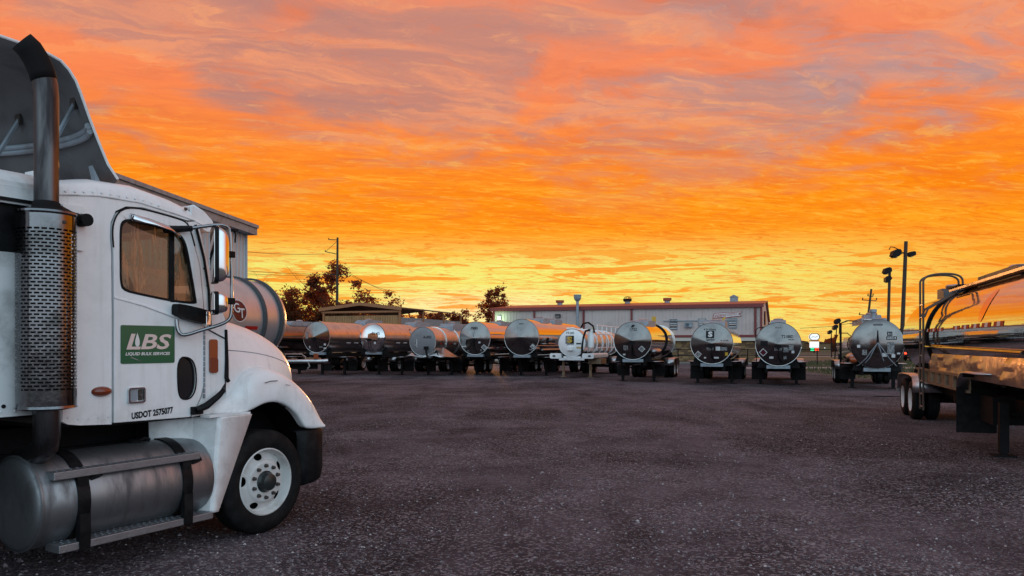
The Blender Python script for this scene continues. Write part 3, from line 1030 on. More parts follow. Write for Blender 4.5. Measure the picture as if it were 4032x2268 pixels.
up_ = thing('utility_pole', 'tall wooden utility pole with short side arms beside the leafy tree', 'pole', (-20.95, 92, 0))
MB().tube([(0, 0, 0), (0.05, 0, 8), (.1, 0, 14.75)], [.19, .16, .12], 10).build('pole', M['wood'], up_)
for z0, u0, u1, dz_, r in ((12.75, 0, -1.35, .3, .045), (10.3, 0, 1.35, -.05, .045), (10.35, 0, -1.3, -.05, .04), (14.45, 0, -.95, .05, .05)):
    MB().tube([(.07, -.1, z0), (u1, -.1, z0 + dz_)], r, 6).build('cross_arm', M['wood'], up_)
    MB().lathe([(0, .03), (.05, .07), (.1, .03), (.15, .07), (.2, .0)], 'z', (u1, -.1, z0 + dz_), 8).build('insulator', M['frame'], up_)
MB().tube([(.07, -.1, 14.3), (-1.3, -.1, 13.05)], .025, 5).build('guy_wire', M['frame'], up_)


def wire(label, pts, r=.022, sag=.0):
    path = []
    for a, b in zip(pts, pts[1:]):
        a, b = Vector(a), Vector(b)
        for k in range(9):
            f = k / 8
            p = a.lerp(b, f)
            p.z -= sag * 4 * f * (1 - f)
            path.append(p)
    tag(MB().tube(path, r, 5).build('overhead_wire', M['frame']), label, 'wire', 'overhead wires on the left')


wire('topmost overhead wire running left from the utility pole', [at(1277, 1000, 92), at(640, 945, 70)], sag=.5)
wire('middle of three overhead wires left of the utility pole', [at(1283, 1080, 92), at(640, 1030, 70)], sag=.3)
wire('lowest overhead wire running left from the utility pole', [at(1290, 1083, 92), at(640, 1052, 70)], sag=.3)
wire('overhead wire sloping down right from the top of the utility pole', [at(1334, 1030, 92), at(1372, 1074, 92), at(1545, 1162, 112)], sag=.1)
wire('thin overhead wire running right from the right side arm of the pole', [at(1377, 1083, 92), at(1560, 1150, 125)], sag=.3)


def lampost(name, label, fx0, fx1, ftop, Z, r, heads, group=None, m='wood'):
    x0, x1 = (fx0 - 2016) / 3030 * Z, (fx1 - 2016) / 3030 * Z
    h = 1.9 + (1359 - ftop) / 3030 * Z
    t = thing(name, label, 'lamp post', (x0, Z, 0), 0, group)
    MB().tube([(0, 0, 0), ((x1 - x0) * .5, 0, h * .5), (x1 - x0, 0, h)], [r, r * .9, r * .8], 10).build('pole', M[m], t)
    for dx_, dz_, s, tilt in heads:
        cx, cz = x1 - x0 + dx_, h + dz_
        mb = MB()
        for yy in (-.3 * s, .3 * s):
            pass
        a = tilt
        pr = [(-.5, -.16), (-.28, .22), (.2, .3), (.42, .2), (.42, -.2), (.1, -.36), (-.3, -.42)]
        rot = [(p * math.cos(a) - q_ * math.sin(a), p * math.sin(a) + q_ * math.cos(a)) for p, q_ in pr]
        mb.plate(rot, [], lambda u, v, w_: (cx + u * s, w_ * s, cz + v * s), -.3, .3)
        hd = mb.build('lamp_head', M['black'], t, smooth=0)
        c_ = [(-.46, -.1), (-.42, .0), (-.40, -.1), (-.3, -.38), (-.34, -.42)]
        MB().tube([(x1 - x0, 0, cz), (cx + .1 * s * (1 if dx_ > 0 else -1), 0, cz)], .05, 6).build('bracket', M['frame'], t)
        MB().box(cx - .3 * s, cx + .1 * s, -.22 * s, .22 * s, cz - .46 * s, cz - .43 * s).build('lens', M['dark_glass'], hd, smooth=0)
    return t


bigp = lampost('lamp_post', 'tall wooden pole with two floodlights, just behind the near right trailer', 3545, 3567, 951, 48, .135,
               [(-.65, -.72, .68, .25), (.36, -.76, .48, 0)], 'floodlight poles')
MB().tube([(.1, 0, 7.75), (-.4, 0, 8.0), (-.62, 0, 8.02), (-.7, 0, 7.85)], .03, 6).build('conduit', M['frame'], bigp)
lampost('lamp_post', 'slimmer wooden pole with two stacked floodlights, left of the tallest pole', 3492, 3503, 1060, 62, .13,
        [(-.22, -.1, .72, .2), (-.18, -.78, .64, .5)], 'floodlight poles')
lampost('lamp_post', 'slim upright lamp post standing against the ladder of the 51 6854 tank', 3302, 3306, 1264, 60, .06, [(-.2, .0, .55, .4)], 'small lamp posts', 'frame')
lampost('lamp_post', 'thin leaning lamp post just left of the slim post by the 51 6854 tank', 3286, 3294, 1288, 85, .07, [(-.2, .0, .7, .4)], 'small lamp posts', 'frame')
lampost('lamp_post', 'thin straight lamp post standing right of the lit roadside sign', 3274, 3273, 1307, 120, .09, [(-.25, .0, .8, .3)], 'small lamp posts', 'frame')
lp2 = thing('utility_pole', 'leaning utility pole with cross arms above the 51 6854 tank', 'pole', (50.2, 110, 0))
MB().tube([(0, 0, 0), (1.15, 0, 9.9)], [.2, .15], 8).build('pole', M['wood'], lp2)
for z0, l in ((8.3, 1.1), (6.2, 1.3), (8.9, .4)):
    xx = z0 / 9.9 * 1.15
    MB().tube([(xx - l, 0, z0 + .05), (xx + l * .8, 0, z0 - .1)], .06, 5).build('cross_arm', M['wood'], lp2)
    for s in (-1, .8):
        MB().tube([(xx + s * l, 0, z0), (xx + s * l + .08, 0, z0 + .35)], .07, 6).build('insulator', M['frame'], lp2)
MB().plate(ell(-.55, 4.1, .5, .28, 12), [], lambda u, v, w_: (u, w_, v), -.2, .2).build('lamp_head', M['frame'], lp2)
MB().tube([(.45, 0, 3.9), (-.4, 0, 4.05)], .05, 5).build('bracket', M['frame'], lp2)
wire2 = [at(3150, 1293, 130), at(3413, 1262, 110)]
tag(MB().tube([Vector(wire2[0]), (Vector(wire2[0]) + Vector(wire2[1])) / 2 - Vector((0, 0, .3)), Vector(wire2[1])], .035, 5).build('overhead_wire', M['frame']), 'single sagging overhead wire above the lit roadside sign', 'wire')

# lit roadside sign far off
gs = thing('roadside_sign', 'bright lit roadside price sign far off between two tank trailers', 'sign', (74.6, 190, 0))
MB().box(-.15, .15, -.1, .1, 0, 1.6).build('post', M['frame'], gs, smooth=0)
MB().box(-1.05, 1.05, -.2, .2, .45, 1.15).build('price_panel', M['frame'], gs, smooth=0)
MB().box(-1.0, -.1, -.24, -.2, .5, 1.1).build('price_digits', M['lit_green'], gs, smooth=0)
MB().box(.1, 1.0, -.24, -.2, .5, 1.1).build('price_digits', M['lit_red'], gs, smooth=0)
MB().box(-1.1, 1.1, -.2, .2, 1.25, 2.75).build('lit_panel', M['lit_white'], gs, smooth=0)
MB().box(-1.15, 1.15, -.22, .2, 2.8, 3.05).build('red_band', M['red_tape'], gs, smooth=0)
octo = [(-.8, 3.1), (.8, 3.1), (1.3, 3.6), (1.3, 4.2), (.8, 4.75), (-.8, 4.75), (-1.3, 4.2), (-1.3, 3.6)]
MB().plate(octo, [], lambda u, v, w_: (u, w_, v), -.2, .2).build('lit_logo_panel', M['lit_white'], gs, smooth=0)
MB().plate(octo, [[(u * .86, 3.92 + (v - 3.92) * .84) for u, v in octo]], lambda u, v, w_: (u, w_, v), -.24, -.2).build('logo_rim', M['frame'], gs, smooth=0)
MB().tube([(-.8, -.24, 3.75), (-.3, -.24, 4.0), (.2, -.24, 3.8), (.8, -.24, 4.1)], .07, 5).build('logo_stroke', M['green'], gs)
for i, (fa, fb, ft, Z) in enumerate(((3128, 3183, 1339, 215), (3226, 3270, 1345, 205))):
    x0, x1 = (fa - 2016) / 3030 * Z, (fb - 2016) / 3030 * Z
    z1 = 1.9 + (1359 - ft) / 3030 * Z
    b = thing('distant_building', ('far dark low building left of the lit roadside sign', 'far dark low building right of the lit roadside sign')[i], 'building', ((x0 + x1) / 2, Z, 0), 0, 'far buildings by the road')
    w_ = (x1 - x0) / 2
    MB().box(-w_, w_, 0, 10, 0, z1 - .5).build('wall', M['brick'], b, smooth=0)
    MB().add([(-w_ - .2, -.3, z1 - .5), (w_ + .2, -.3, z1 - .5), (w_ + .2, 10.3, z1 - .5), (-w_ - .2, 10.3, z1 - .5), (-w_ * .6, 5, z1), (w_ * .6, 5, z1)], [(0, 1, 5, 4), (1, 2, 5), (2, 3, 4, 5), (3, 0, 4), (3, 2, 1, 0)]).build('roof', M['frame'], b, smooth=0)
    MB().box(-w_ * .1, w_ * .02, -.05, -.004, 1.0, 1.25).build('lit_window', M['lit_white'], b, smooth=0)

# low pipe fence past the yard edge
fe = thing('pipe_fence', 'low dark pipe fence running past the warehouse front and the road', 'fence')
for k in range(19):
    x = 9 + k * 3.2
    y = 71.5 + (x - 9) * -.02
    MB().tube([(x, y, 0), (x, y, 1.55)], .05, 6).build('post', M['frame'], fe)
for z0 in (1.5, .95):
    MB().tube([(9, 71.5, z0), (37, 70.9, z0 - .02), (67, 70.3, z0 - .04)], .035, 6).build('rail', M['frame'], fe)

# a car on the road with its tail lamps lit
car = thing('car', 'dark car on the road with red tail lamps lit, seen between two trailers', 'car', (46.6, 88, 0), R_(8))
prof = [(-2.2, .35), (2.2, .35), (2.25, .85), (1.2, 1.02), (.6, 1.48), (-1.1, 1.5), (-1.8, 1.08), (-2.2, .98)]
MB().plate(smoothpoly(prof, 1), [], lambda u, v, w_: (u, w_, v), -.85, .85).build('body', M['frame'], car, bevel=.05)
for s in (-1.42, 1.42):
    for w_ in (-.82, .62):
        wh_ = MB().lathe([(w_, .0), (w_, .3), (w_ + .03, .34), (w_ + .17, .34), (w_ + .2, .3), (w_ + .2, 0)], 'y', (s, 0, .34), 16).build('wheel', M['rubber'], car)
MB().plate([(.55, 1.42), (-1.0, 1.44), (-1.5, 1.1), (1.05, 1.04)], [], lambda u, v, w_: (u, w_, v), -.87, -.855).build('window', M['dark_glass'], car, smooth=0)
for w_ in (-.8, .55):
    MB().box(-2.27, -2.15, w_, w_ + .28, .86, 1.08).build('tail_lamp', M['lit_red'], car, smooth=0)
MB().box(-2.1, 2.1, -.88, -.862, .55, .62).build('side_trim', M['amber'], car, smooth=0)

# ================================================================== tank trailers
AZ = R_(19)
TROW = 'tank trailers parked in a row across the yard'


def tyre_prof(w, R, r0):
    return [(-w / 2 + .02, r0), (-w / 2, r0 + .03), (-w / 2 - .012, (R + r0) / 2), (-w / 2 + .01, R - .05), (-w / 2 + .035, R - .012), (-w / 2 + .06, R), (-w * .18, R), (-w * .17, R - .012), (-w * .15, R - .012),
            (-w * .14, R), (w * .14, R), (w * .15, R - .012), (w * .17, R - .012), (w * .18, R), (w / 2 - .06, R), (w / 2 - .035, R - .012), (w / 2 - .01, R - .05), (w / 2 + .012, (R + r0) / 2), (w / 2, r0 + .03), (w / 2 - .02, r0)]


_m = MB()
for c in (-.17, .17):
    _m.lathe([(d + c, r) for d, r in tyre_prof(.27, .5, .29)], 'x', n=32)
_o = _m.build('tyre', M['rubber'])
DUAL = _o.data
bpy.data.objects.remove(_o)
_m = MB()
_m.lathe([(.31, .30), (.30, .28), (.22, .25), (.14, .22), (.14, .12), (.26, .11), (.28, .0)], 'x', n=20)
_m.lathe([(-.31, .30), (-.30, .28), (-.2, .25), (-.1, .2), (-.08, .0)], 'x', n=20)
_o = _m.build('rim', M['rim'])
DRIM = _o.data
bpy.data.objects.remove(_o)


def dual_wheel(t, x, y, R=.5):
    w = link('wheel', DUAL, t, loc=(x, y, R))
    r = link('rim', DRIM, w)
    if x < 0:
        r.rotation_euler = (0, 0, PI)
    w.scale = (1, R / .5, R / .5)


def trailer(label, fx, Z, R, zc, L, head='cone', cone=.30, m_head='polish', m_bar='polish', rings=(), ring_m='satin', az=AZ, pos=None, group=TROW, flap=(.22, 1.05), fy=2.3,
            plates=(), texts=(), placards=(), boxes=((2.0, 4.2, .55, .32),), hose=True, tape=None, legs=2.3, rim=True, name='tank_trailer', wheels=True, rear_fender=True, couple='galv', walkway=True, fender=True, leg_m='frame', hatch_m='galv'):
    x, y = pos if pos else ((fx - 2016) / 3030 * Z, Z)
    t = thing(name, label, 'tank trailer', (x, y, 0), -az, group)
    zb = zc - R

    def yh(r):
        q_ = min(r / R, 1)
        if head == 'cone':
            return -cone * (1 - q_)
        if head == 'flat':
            return -cone * (1 - q_ ** 3)
        return -cone * math.sqrt(max(0, 1 - q_ * q_ * .97))

    def hp(u, v, d=.004):
        return (u, yh(math.hypot(u, v)) - d, zc + v)

    # barrel and heads
    MB().lathe([(.0, R), (.02, R), (L * .5, R), (L, R * .985)], 'y', (0, 0, zc), 64).build('barrel', M[m_bar], t)
    prof = [(yh(R * k / 16), R * k / 16) for k in range(17)]
    MB().lathe(prof, 'y', (0, 0, zc), 64).build('front_head', M[m_head], t, smooth=60)
    MB().lathe([(L, R * .985), (L + .12, R * .95), (L + .3, R * .7), (L + .4, R * .35), (L + .42, 0)], 'y', (0, 0, zc), 48).build('rear_head', M[m_bar], t, smooth=60)
    if rim:
        MB().lathe([(-.015, R - .004), (-.02, R + .012), (.05, R + .014), (.055, R)], 'y', (0, 0, zc), 64).build('head_band', M['satin'], t)
    for k, ry in enumerate(rings):
        MB().lathe([(ry - .05, R), (ry - .04, R + .05), (ry + .04, R + .05), (ry + .05, R)], 'y', (0, 0, zc), 56).build('stiffening_ring', M[ring_m], t)
    # sub frame
    MB().box(-.52, .52, .02, .95, zb - .14, zb + .02).build('coupler_plate', M[couple], t, smooth=0, bevel=.01)
    for s in (-1, 1):
        MB().box(s * .52 - .06, s * .52 + .06, .3, L - .1, zb - .32, zb - .06).build('frame_rail', M['frame'], t, smooth=0)
        MB().plate([(.1, zb - .1), (.95, zb - .1), (.8, zb + .35), (.55, zb + .12)], [], lambda u, v, w_: (s * u, w_, v), .25, .3).build('saddle', M['frame'], t, smooth=0)
        MB().plate([(.1, zb - .1), (.95, zb - .1), (.8, zb + .35), (.55, zb + .12)], [], lambda u, v, w_: (s * u, w_, v), L - .5, L - .45).build('saddle', M['frame'], t, smooth=0)
    MB().box(-.5, .5, L - 2.9, L - .5, zb - .45, zb - .2).build('suspension', M['frame'], t, smooth=0)
    # landing gear
    lt = max(zb - .1, .9)
    for s in (-1, 1):
        lg = MB().box(s * .82 - .07, s * .82 + .07, legs - .07, legs + .07, .07, lt).build('landing_leg', M[leg_m], t, smooth=0)
        MB().box(s * .82 - .17, s * .82 + .17, legs - .15, legs + .15, 0, .03).box(s * .82 - .05, s * .82 + .05, legs - .05, legs + .05, .03, .07).build('foot', M[leg_m], lg, smooth=0)
        MB().tube([(s * .82, legs, .62), (s * .3, legs + .8, lt - .1)], .035, 6).build('leg_brace', M['frame'], t)
    MB().tube([(-.8, legs, .72), (.8, legs, .72)], .03, 6).build('cross_shaft', M['frame'], t)
    # quarter fenders with flaps
    if fender:
        ft = flap[1] + .1
        for s in (-1, 1):
            q0, q1 = [], []
            for a, z_ in ((fy - 1.5, ft), (fy - .5, ft + .0), (fy - .2, ft - .02), (fy + .02, ft - .12), (fy + .1, ft - .3)):
                q0.append((s * .60, a, z_))
                q1.append((s * 1.27, a, z_))
            fd = MB().loft([q0, q1]).build('fender', M['alu'], t, smooth=50, solid=.025)
            MB().box(min(s * .6, s * 1.27), max(s * .6, s * 1.27), fy + .1, fy + .115, flap[0], flap[1] - .02).build('mud_flap', M['black'], fd, smooth=0)
            MB().tube([(s * .45, fy - .3, ft - .06), (s * 1.25, fy - .3, ft - .06)], .03, 6).build('fender_bar', M['frame'], fd)
    # bogie
    if wheels:
        for yy in (L - 1.1, L - 2.35):
            MB().tube([(-.9, yy, .5), (.9, yy, .5)], .07, 8).build('axle', M['frame'], t)
            for s in (-1, 1):
                dual_wheel(t, s * .93, yy)
        if rear_fender:
            for s in (-1, 1):
                q0, q1 = [], []
                for a, z_ in ((L - 3.05, .72), (L - 3.0, .95), (L - 2.85, 1.1), (L - 2.35, 1.14), (L - 1.1, 1.14), (L - .6, 1.1), (L - .45, .95), (L - .4, .7)):
                    q0.append((s * .62, a, z_))
                    q1.append((s * 1.28, a, z_))
                MB().loft([q0, q1]).build('rear_fender', M['alu'], t, smooth=50, solid=.02)
        MB().box(-1.2, 1.2, L + .35, L + .45, .55, .72).build('rear_bumper', M['alu'], t, smooth=0)
        MB().tube([(-.5, L - 3.4, .72), (.5, L - 3.4, .72)], .14, 10).build('air_tank', M['frame'], t)
    # top: hatch housings and walkway
    for y0, y1, hw, hh in boxes:
        zt = zc + math.sqrt(max(.01, R * R - hw * hw)) - .06
        pr = [(y0, zt), (y1, zt), (y1, zc + R + hh), (y0 + .35, zc + R + hh), (y0, zc + R + hh * .35)]
        hb = MB().plate(pr, [], lambda u, v, w_: (w_, u, v), -hw, hw).build('hatch_housing', M[hatch_m], t, smooth=0, bevel=.015)
        MB().lathe([(0, .22), (.06, .24), (.1, .2), (.12, 0)], 'z', (0, (y0 + y1) / 2, zc + R + hh), 14).build('hatch_lid', M['satin'], hb)
    if walkway:
        MB().box(-.42, -.12, .8, L - .8, zc + R + .0, zc + R + .04).build('walkway', M['alu'], t, smooth=0)
    # front fittings
    if hose:
        MB().box(-.07, .07, yh(.1) - .12, yh(.1), zc - .22, zc - .06).build('air_coupling', M['frame'], t, smooth=0)
        for du in (-.13, .13):
            MB().lathe([(0, .0), (.0, .05), (.05, .05), (.06, 0)], 'y', (du, yh(.15) - .06, zc - .12), 10).build('air_coupling', M['frame'], t)
        MB().tube([(0, yh(.1) - .06, zc - .15), (.02, yh(.2) - .1, zc - .4), (.0, yh(.5) - .1, zc - .62), (.08, yh(.7) - .07, zc - .8), (.3, .02, zb + .08)], .022, 6).build('air_hose', M['black'], t)
    for u, v, w_, h, mm in plates:
        mb = MB()
        nx = 4
        q_ = [[hp(u + w_ * (i / nx - .5), v + h * (j / nx - .5), .008) for i in range(nx + 1)] for j in range(nx + 1)]
        mb.loft(q_)
        mb.build('notice_plate', M[mm], t, smooth=30)
    for u, v, s, mm in placards:
        mb = MB()
        nx = 4
        q_ = [[hp(u + s * (i / nx - j / nx), v + s * (i / nx + j / nx - 1), .012) for i in range(nx + 1)] for j in range(nx + 1)]
        mb.loft(q_)
        pl = mb.build('placard', M['white_decal'], t, smooth=30)
        k = .78
        q_ = [[hp(u + k * s * (i / nx - j / nx), v + k * s * (i / nx + j / nx - 1), .017) for i in range(nx + 1)] for j in range(nx + 1)]
        MB().loft(q_).build('placard_print', M[mm], pl, smooth=30)
    for s, u, v, h, w_, mm, sh_ in texts:
        mb = MB()
        lettering(mb, s, lambda a, b: hp(a, b, .014), u, v, h, w_, sh_, .012, True)
        mb.build('lettering', M[mm], t, smooth=0)
    # marker strip along the side
    if tape:
        y0, y1, k, side, hz, mm = tape
        for i in range(k):
            a = y0 + (y1 - y0) * i / k
            b = a + (y1 - y0) / k * .55
            ang = math.asin(max(-1, min(1, (hz - zc) / R)))
            c = (R + .006) * math.cos(ang) * side
            MB().add([(c, a, hz - .035), (c, b, hz - .035), (c, b, hz + .035), (c, a, hz + .035)], [(0, 1, 2, 3)]).build('reflective_tape', M[mm[i % len(mm)]], t, smooth=0)
    return t, hp, zb


# hidden one behind the first
trailer('polished tanker half hidden behind the banded tank, first of the row', 1068, 48.6, .95, 2.33, 11, pos=(-15.5, 48.7), boxes=((2, 5, .4, .2),), tape=(3, 9, 6, 1, 1.9, ('white_decal',)), texts=(), placards=((-.4, -.4, .17, 'grey_decal'),))
t1, hp, _ = trailer('tanker with a plain conical head and a small red plate, left end of the row', 1247, 47.5, .95, 2.385, 11, 'cone', .34, 'polish', 'satin',
                    plates=((-.62, .12, .24, .42, 'grey_decal'), (.62, -.06, .42, .08, 'maroon'), (.63, -.45, .12, .12, 'white_decal'), (.6, -.68, .16, .08, 'white_decal'), (.36, -.6, .2, .1, 'grey_decal'), (-.45, -.62, .1, .14, 'white_decal')),
                    boxes=((5.2, 7.6, .42, .28),), tape=(2, 10.5, 9, 1, 2.05, ('white_decal',)), legs=1.9, fy=2.6)
t2, hp, _ = trailer('tanker with a mirror dished head numbered 2145', 1467, 47, .885, 2.35, 11, 'dish', .42, 'mirror', 'satin',
                    plates=((.36, -.32, .12, .14, 'white_decal'), (-.2, -.2, .07, .07, 'white_decal')), texts=(('2145', .42, .16, .19, .46, 'ink', 0),), placards=((-.52, -.32, .11, 'grey_decal'),),
                    boxes=((5.0, 7.5, .4, .22),), tape=(1.5, 10, 9, 1, 2.05, ('white_decal',)), legs=2.3, fy=3.0)
# its oval side mark
mb = MB()
ov = [(math.cos(a * PI / 10) * .26, math.sin(a * PI / 10) * .42) for a in range(20)]
fo = lambda u, v, d: ((.885 + d) * math.cos(.25 + v / .885), 3.6 + u, 2.35 + (.885 + d) * math.sin(.25 + v / .885))
mb.add([fo(u, v, .006) for u, v in ov], [tuple(range(20))])
mk = mb.build('side_mark', M['maroon'], t2, smooth=0)
mb = MB()
for u0 in (-.1, .08):
    mb.loft([[fo(u0 + .05 * (-v), v, .02) for v in np.linspace(-.5, .25, 7)], [fo(u0 + .09 + .05 * (-v), v, .02) for v in np.linspace(-.5, .25, 7)]])
mb.loft([[fo(-.08, v, .02) for v in (-.1, -.04)], [fo(.16, v, .02) for v in (-.1, -.04)]])
mb.build('side_mark_stroke', M['white_decal'], mk, smooth=0)
t3, hp, zb = trailer('ribbed grey tanker with a plain flat head numbered A-002', 1665, 46.6, .87, 2.12, 9.5, 'flat', .10, 'dull', 'satin', rings=(1.6, 3.6, 5.6, 7.6, 9.3),
                     plates=((-.42, -.12, .2, .52, 'grey_decal'), (-.36, -.12, .05, .46, 'white_decal')), texts=(('A-002', .34, .18, .16, .52, 'ink', 0),), boxes=((3.4, 5.4, .5, .3), (6.4, 8, .4, .25)),
                     hose=False, tape=(.6, 9, 12, 1, 1.98, ('red_tape', 'white_decal')), legs=2.5, fy=3.1)
MB().box(.2, .42, -.30, -.1, 1.62, 1.82).build('valve_box', M['frame'], t3, smooth=0)
MB().tube([(.3, -.2, 1.62), (.36, -.24, 1.4), (.4, -.2, 1.12)], .06, 8).build('drain_pipe', M['frame'], t3)
MB().loft([[(-1.25, -.1, zb - .1), (-.8, -.15, zb + .02), (0, -.15, zb - .1), (.8, -.15, zb + .02), (1.25, -.1, zb - .1)], [(-1.25, 2.4, zb - .1), (-.8, 1.2, zb + .5), (0, 1.0, zb - .1), (.8, 1.2, zb + .5), (1.25, 2.4, zb - .1)]]).build('splash_skirt', M['satin'], t3, smooth=20, solid=.03)
t4, hp, _ = trailer('tanker with a conical head numbered 7880 and a diamond placard', 1870, 47, 1.0, 2.32, 11, 'cone', .30, 'polish', 'mirror',
                    plates=((-.72, -.22, .34, .4, 'grey_decal'), (-.7, -.5, .3, .09, 'white_decal'), (.36, -.26, .12, .1, 'white_decal'), (-.42, -.78, .14, .08, 'grey_decal'), (.42, -.74, .1, .12, 'grey_decal')),
                    texts=(('7880', .0, .52, .17, .46, 'ink', 0),), placards=((.62, -.56, .19, 'grey_decal'),), boxes=((3.4, 5.6, .45, .12),), legs=2.4, fy=3.0, tape=(1, 10, 14, 1, 1.75, ('red_tape', 'white_decal')))
MB().box(-.006, .006, -.32, -.28, 2.36, 3.2).build('head_seam', M['satin'], t4, smooth=0)
t5, hp, _ = trailer('largest polished conical head in the row, unnumbered, left of the white tanker', 2054, 46, 1.08, 2.37, 11.5, 'cone', .36, 'polish', 'mirror',
                    plates=((.58, -.74, .16, .08, 'grey_decal'),), placards=((.72, -.56, .17, 'grey_decal'),), boxes=((2.8, 4.4, .5, .16), (5.4, 7.4, .5, .16)), hose=False, legs=2.4, fy=3.0, tape=None)
for du, dv, in ((.68, -.48), (.76, -.53), (.74, -.68)):
    MB().add([hp(du - .05, dv, .02), hp(du, dv - .05, .02), hp(du + .05, dv, .02), hp(du, dv + .05, .02)], [(0, 1, 2, 3)]).build('sticker', M['white_decal'], t5, smooth=0)
mb = MB()
lettering(mb, '2604', lambda a, b: hp(a, b, .014), 0, .76, .1, .3, 0, .01, True)
mb.build('lettering', M['dim_ink'], t5, smooth=0)
MB().tube([(1.1, .6, 1.62), (1.15, 9, 1.62)], .06, 8).build('hose_tube', M['alu'], t5)
MB().tube([(1.0, 1.9, 2.0), (1.05, 1.9, 2.35)], .12, 10).build('valve', M['frame'], t5)
# white vacuum tanker
t6, hp, zb = trailer('white vacuum tanker marked VT-203 with black hoses and white ladder rails', 2252, 44.4, .795, 2.03, 10, 'flat', .12, 'paint', 'satin', rings=(1.3, 3.0, 4.7, 6.4, 8.1), ring_m='paint',
                     plates=((.42, -.05, .28, .08, 'ink'), (.45, -.28, .3, .09, 'gold'), (.48, -.27, .22, .02, 'white_decal')), texts=(('VT-203', -.1, .5, .13, .5, 'ink', 0), ('Sprint', -.08, -.16, .13, .46, 'ink', .2)),
                     boxes=(), hose=False, fender=False, legs=1.2, leg_m='tan', couple='paint_old', walkway=False)
mb = MB()
nx = 4
mb.loft([[hp(-.1 + .5 * (i / nx - .5), .18 + .46 * (j / nx - .5), .01) for i in range(nx + 1)] for j in range(nx + 1)])
lgp = mb.build('logo_panel', M['ink'], t6, smooth=0)
mb = MB()
mb.loft([[hp(-.22 + .22 * (i / nx - .5), .18 + .44 * (j / nx - .5), .014) for i in range(nx + 1)] for j in range(nx + 1)])
mb.build('logo_shade', M['grey_decal'], lgp, smooth=0)
mb = MB()
lettering(mb, 'S', lambda a, b: hp(a, b, .022), -.1, -.0, .36, .3, 0, .05, True)
mb.build('logo_letter', M['gold'], lgp, smooth=0)
MB().box(-.22, .12, -.28, -.1, 1.58, 1.8).build('valve_box', M['paint'], t6, smooth=0, bevel=.02)
for s, y1 in ((-1, 1.4), (1, 3.8)):
    MB().plate(rrect(min(s * .62, s * 1.3), max(s * .62, s * 1.3), 1.12, 1.42, .08), [], lambda u, v, w_: (u, w_, v), -.1, y1).build('tool_box', M['paint'], t6, smooth=40)
    MB().plate(ell(s * 1.05, 1.27, .09, .05, 10), [], lambda u, v, w_: (u, w_, v), -.13, -.1).build('marker_lamp', M['ink'], t6, smooth=0)
MB().box(-.75, .75, -.1, .1, 1.02, 1.16).build('front_beam', M['paint_old'], t6, smooth=0)
MB().box(.72, 1.5, .9, 2.4, .8, 1.1).build('step_box', M['tan'], t6, smooth=0)
MB().lathe([(1.75, 0), (1.76, .2), (2.5, .2), (2.6, .16), (2.75, .16), (2.76, 0)], 'z', (1.0, .5, 0), 20).build('filter_pot', M['paint'], t6)
MB().tube([(.25, 1.2, 2.95), (.45, .9, 3.16), (.85, .5, 3.2), (1.15, .4, 3.0), (1.24, .4, 2.6)], .055, 10).build('vacuum_hose', M['black'], t6)
MB().tube([(1.0, .3, 2.78), (.78, .1, 2.7), (.68, .0, 2.35), (.62, -.05, 1.9), (.6, -.05, 1.3)], .06, 10).build('vacuum_hose', M['black'], t6)
MB().lathe([(0, .2), (.1, .22), (.14, .0)], 'z', (-.1, .8, 2.78), 14).build('hatch_lid', M['paint'], t6)
MB().tube([(-.35, .1, 2.85), (.1, .1, 2.88)], .05, 8).build('top_pipe', M['paint'], t6)
for k, (xa, za) in enumerate(((-.3, 2.86), (.1, 2.9), (.3, 2.86))):
    MB().lathe([(0, .06), (.08, .07), (.1, 0)], 'z', (xa, 1.5 + k * .5, za - .08), 10).build('top_valve', M['paint'], t6)
for z0 in (3.05, 2.55, 1.75):
    MB().tube([(1.3, .8, z0), (1.3, 8.8, z0)], .03, 6).build('side_rail', M['paint'], t6)
for k in range(7):
    MB().tube([(1.3, .8 + k * 1.333, 1.55), (1.3, .8 + k * 1.333, 3.05)], .025, 6).build('rail_post', M['paint'], t6)
for z0 in (1.5, 1.25, 1.0):
    MB().tube([(1.3, 7.2, z0), (1.3, 7.6, z0)], .02, 5).build('ladder_rung', M['paint'], t6)
t7, hp, zb = trailer('tanker with a conical head numbered 1732 and a black strap round its body', 2491, 38.9, .95, 2.12, 9.3, 'cone', .33, 'polish', 'mirror', rings=(9.1,),
                     plates=((-.32, -.36, .24, .24, 'grey_decal'), (-.42, -.7, .13, .08, 'white_decal')), texts=(('1732', .06, .5, .14, .36, 'ink', 0),), placards=((.48, -.42, .17, 'grey_decal'),),
                     boxes=((1.8, 4.4, .5, .14),), legs=1.7, fy=2.4, flap=(.25, .95), tape=None)
MB().plate([(-.09, .68), (.05, .68), (.13, .8), (-.01, .8)], [], lambda u, v, w_: hp(u, v, .012 + w_), 0, .004).build('logo_mark', M['ink'], t7, smooth=0)
mb = MB()
mb.tube([((.95 + .03) * math.cos(a), 5.6 + .3 * math.sin(a * 2), 2.12 + (.95 + .03) * math.sin(a)) for a in np.linspace(1.45, -.75, 22)], .05, 8)
mb.build('strap_hose', M['black'], t7)
MB().box(.25, .45, 4.6, 4.9, 3.0, 3.5).build('vent_pipe', M['gold'], t7, smooth=0)
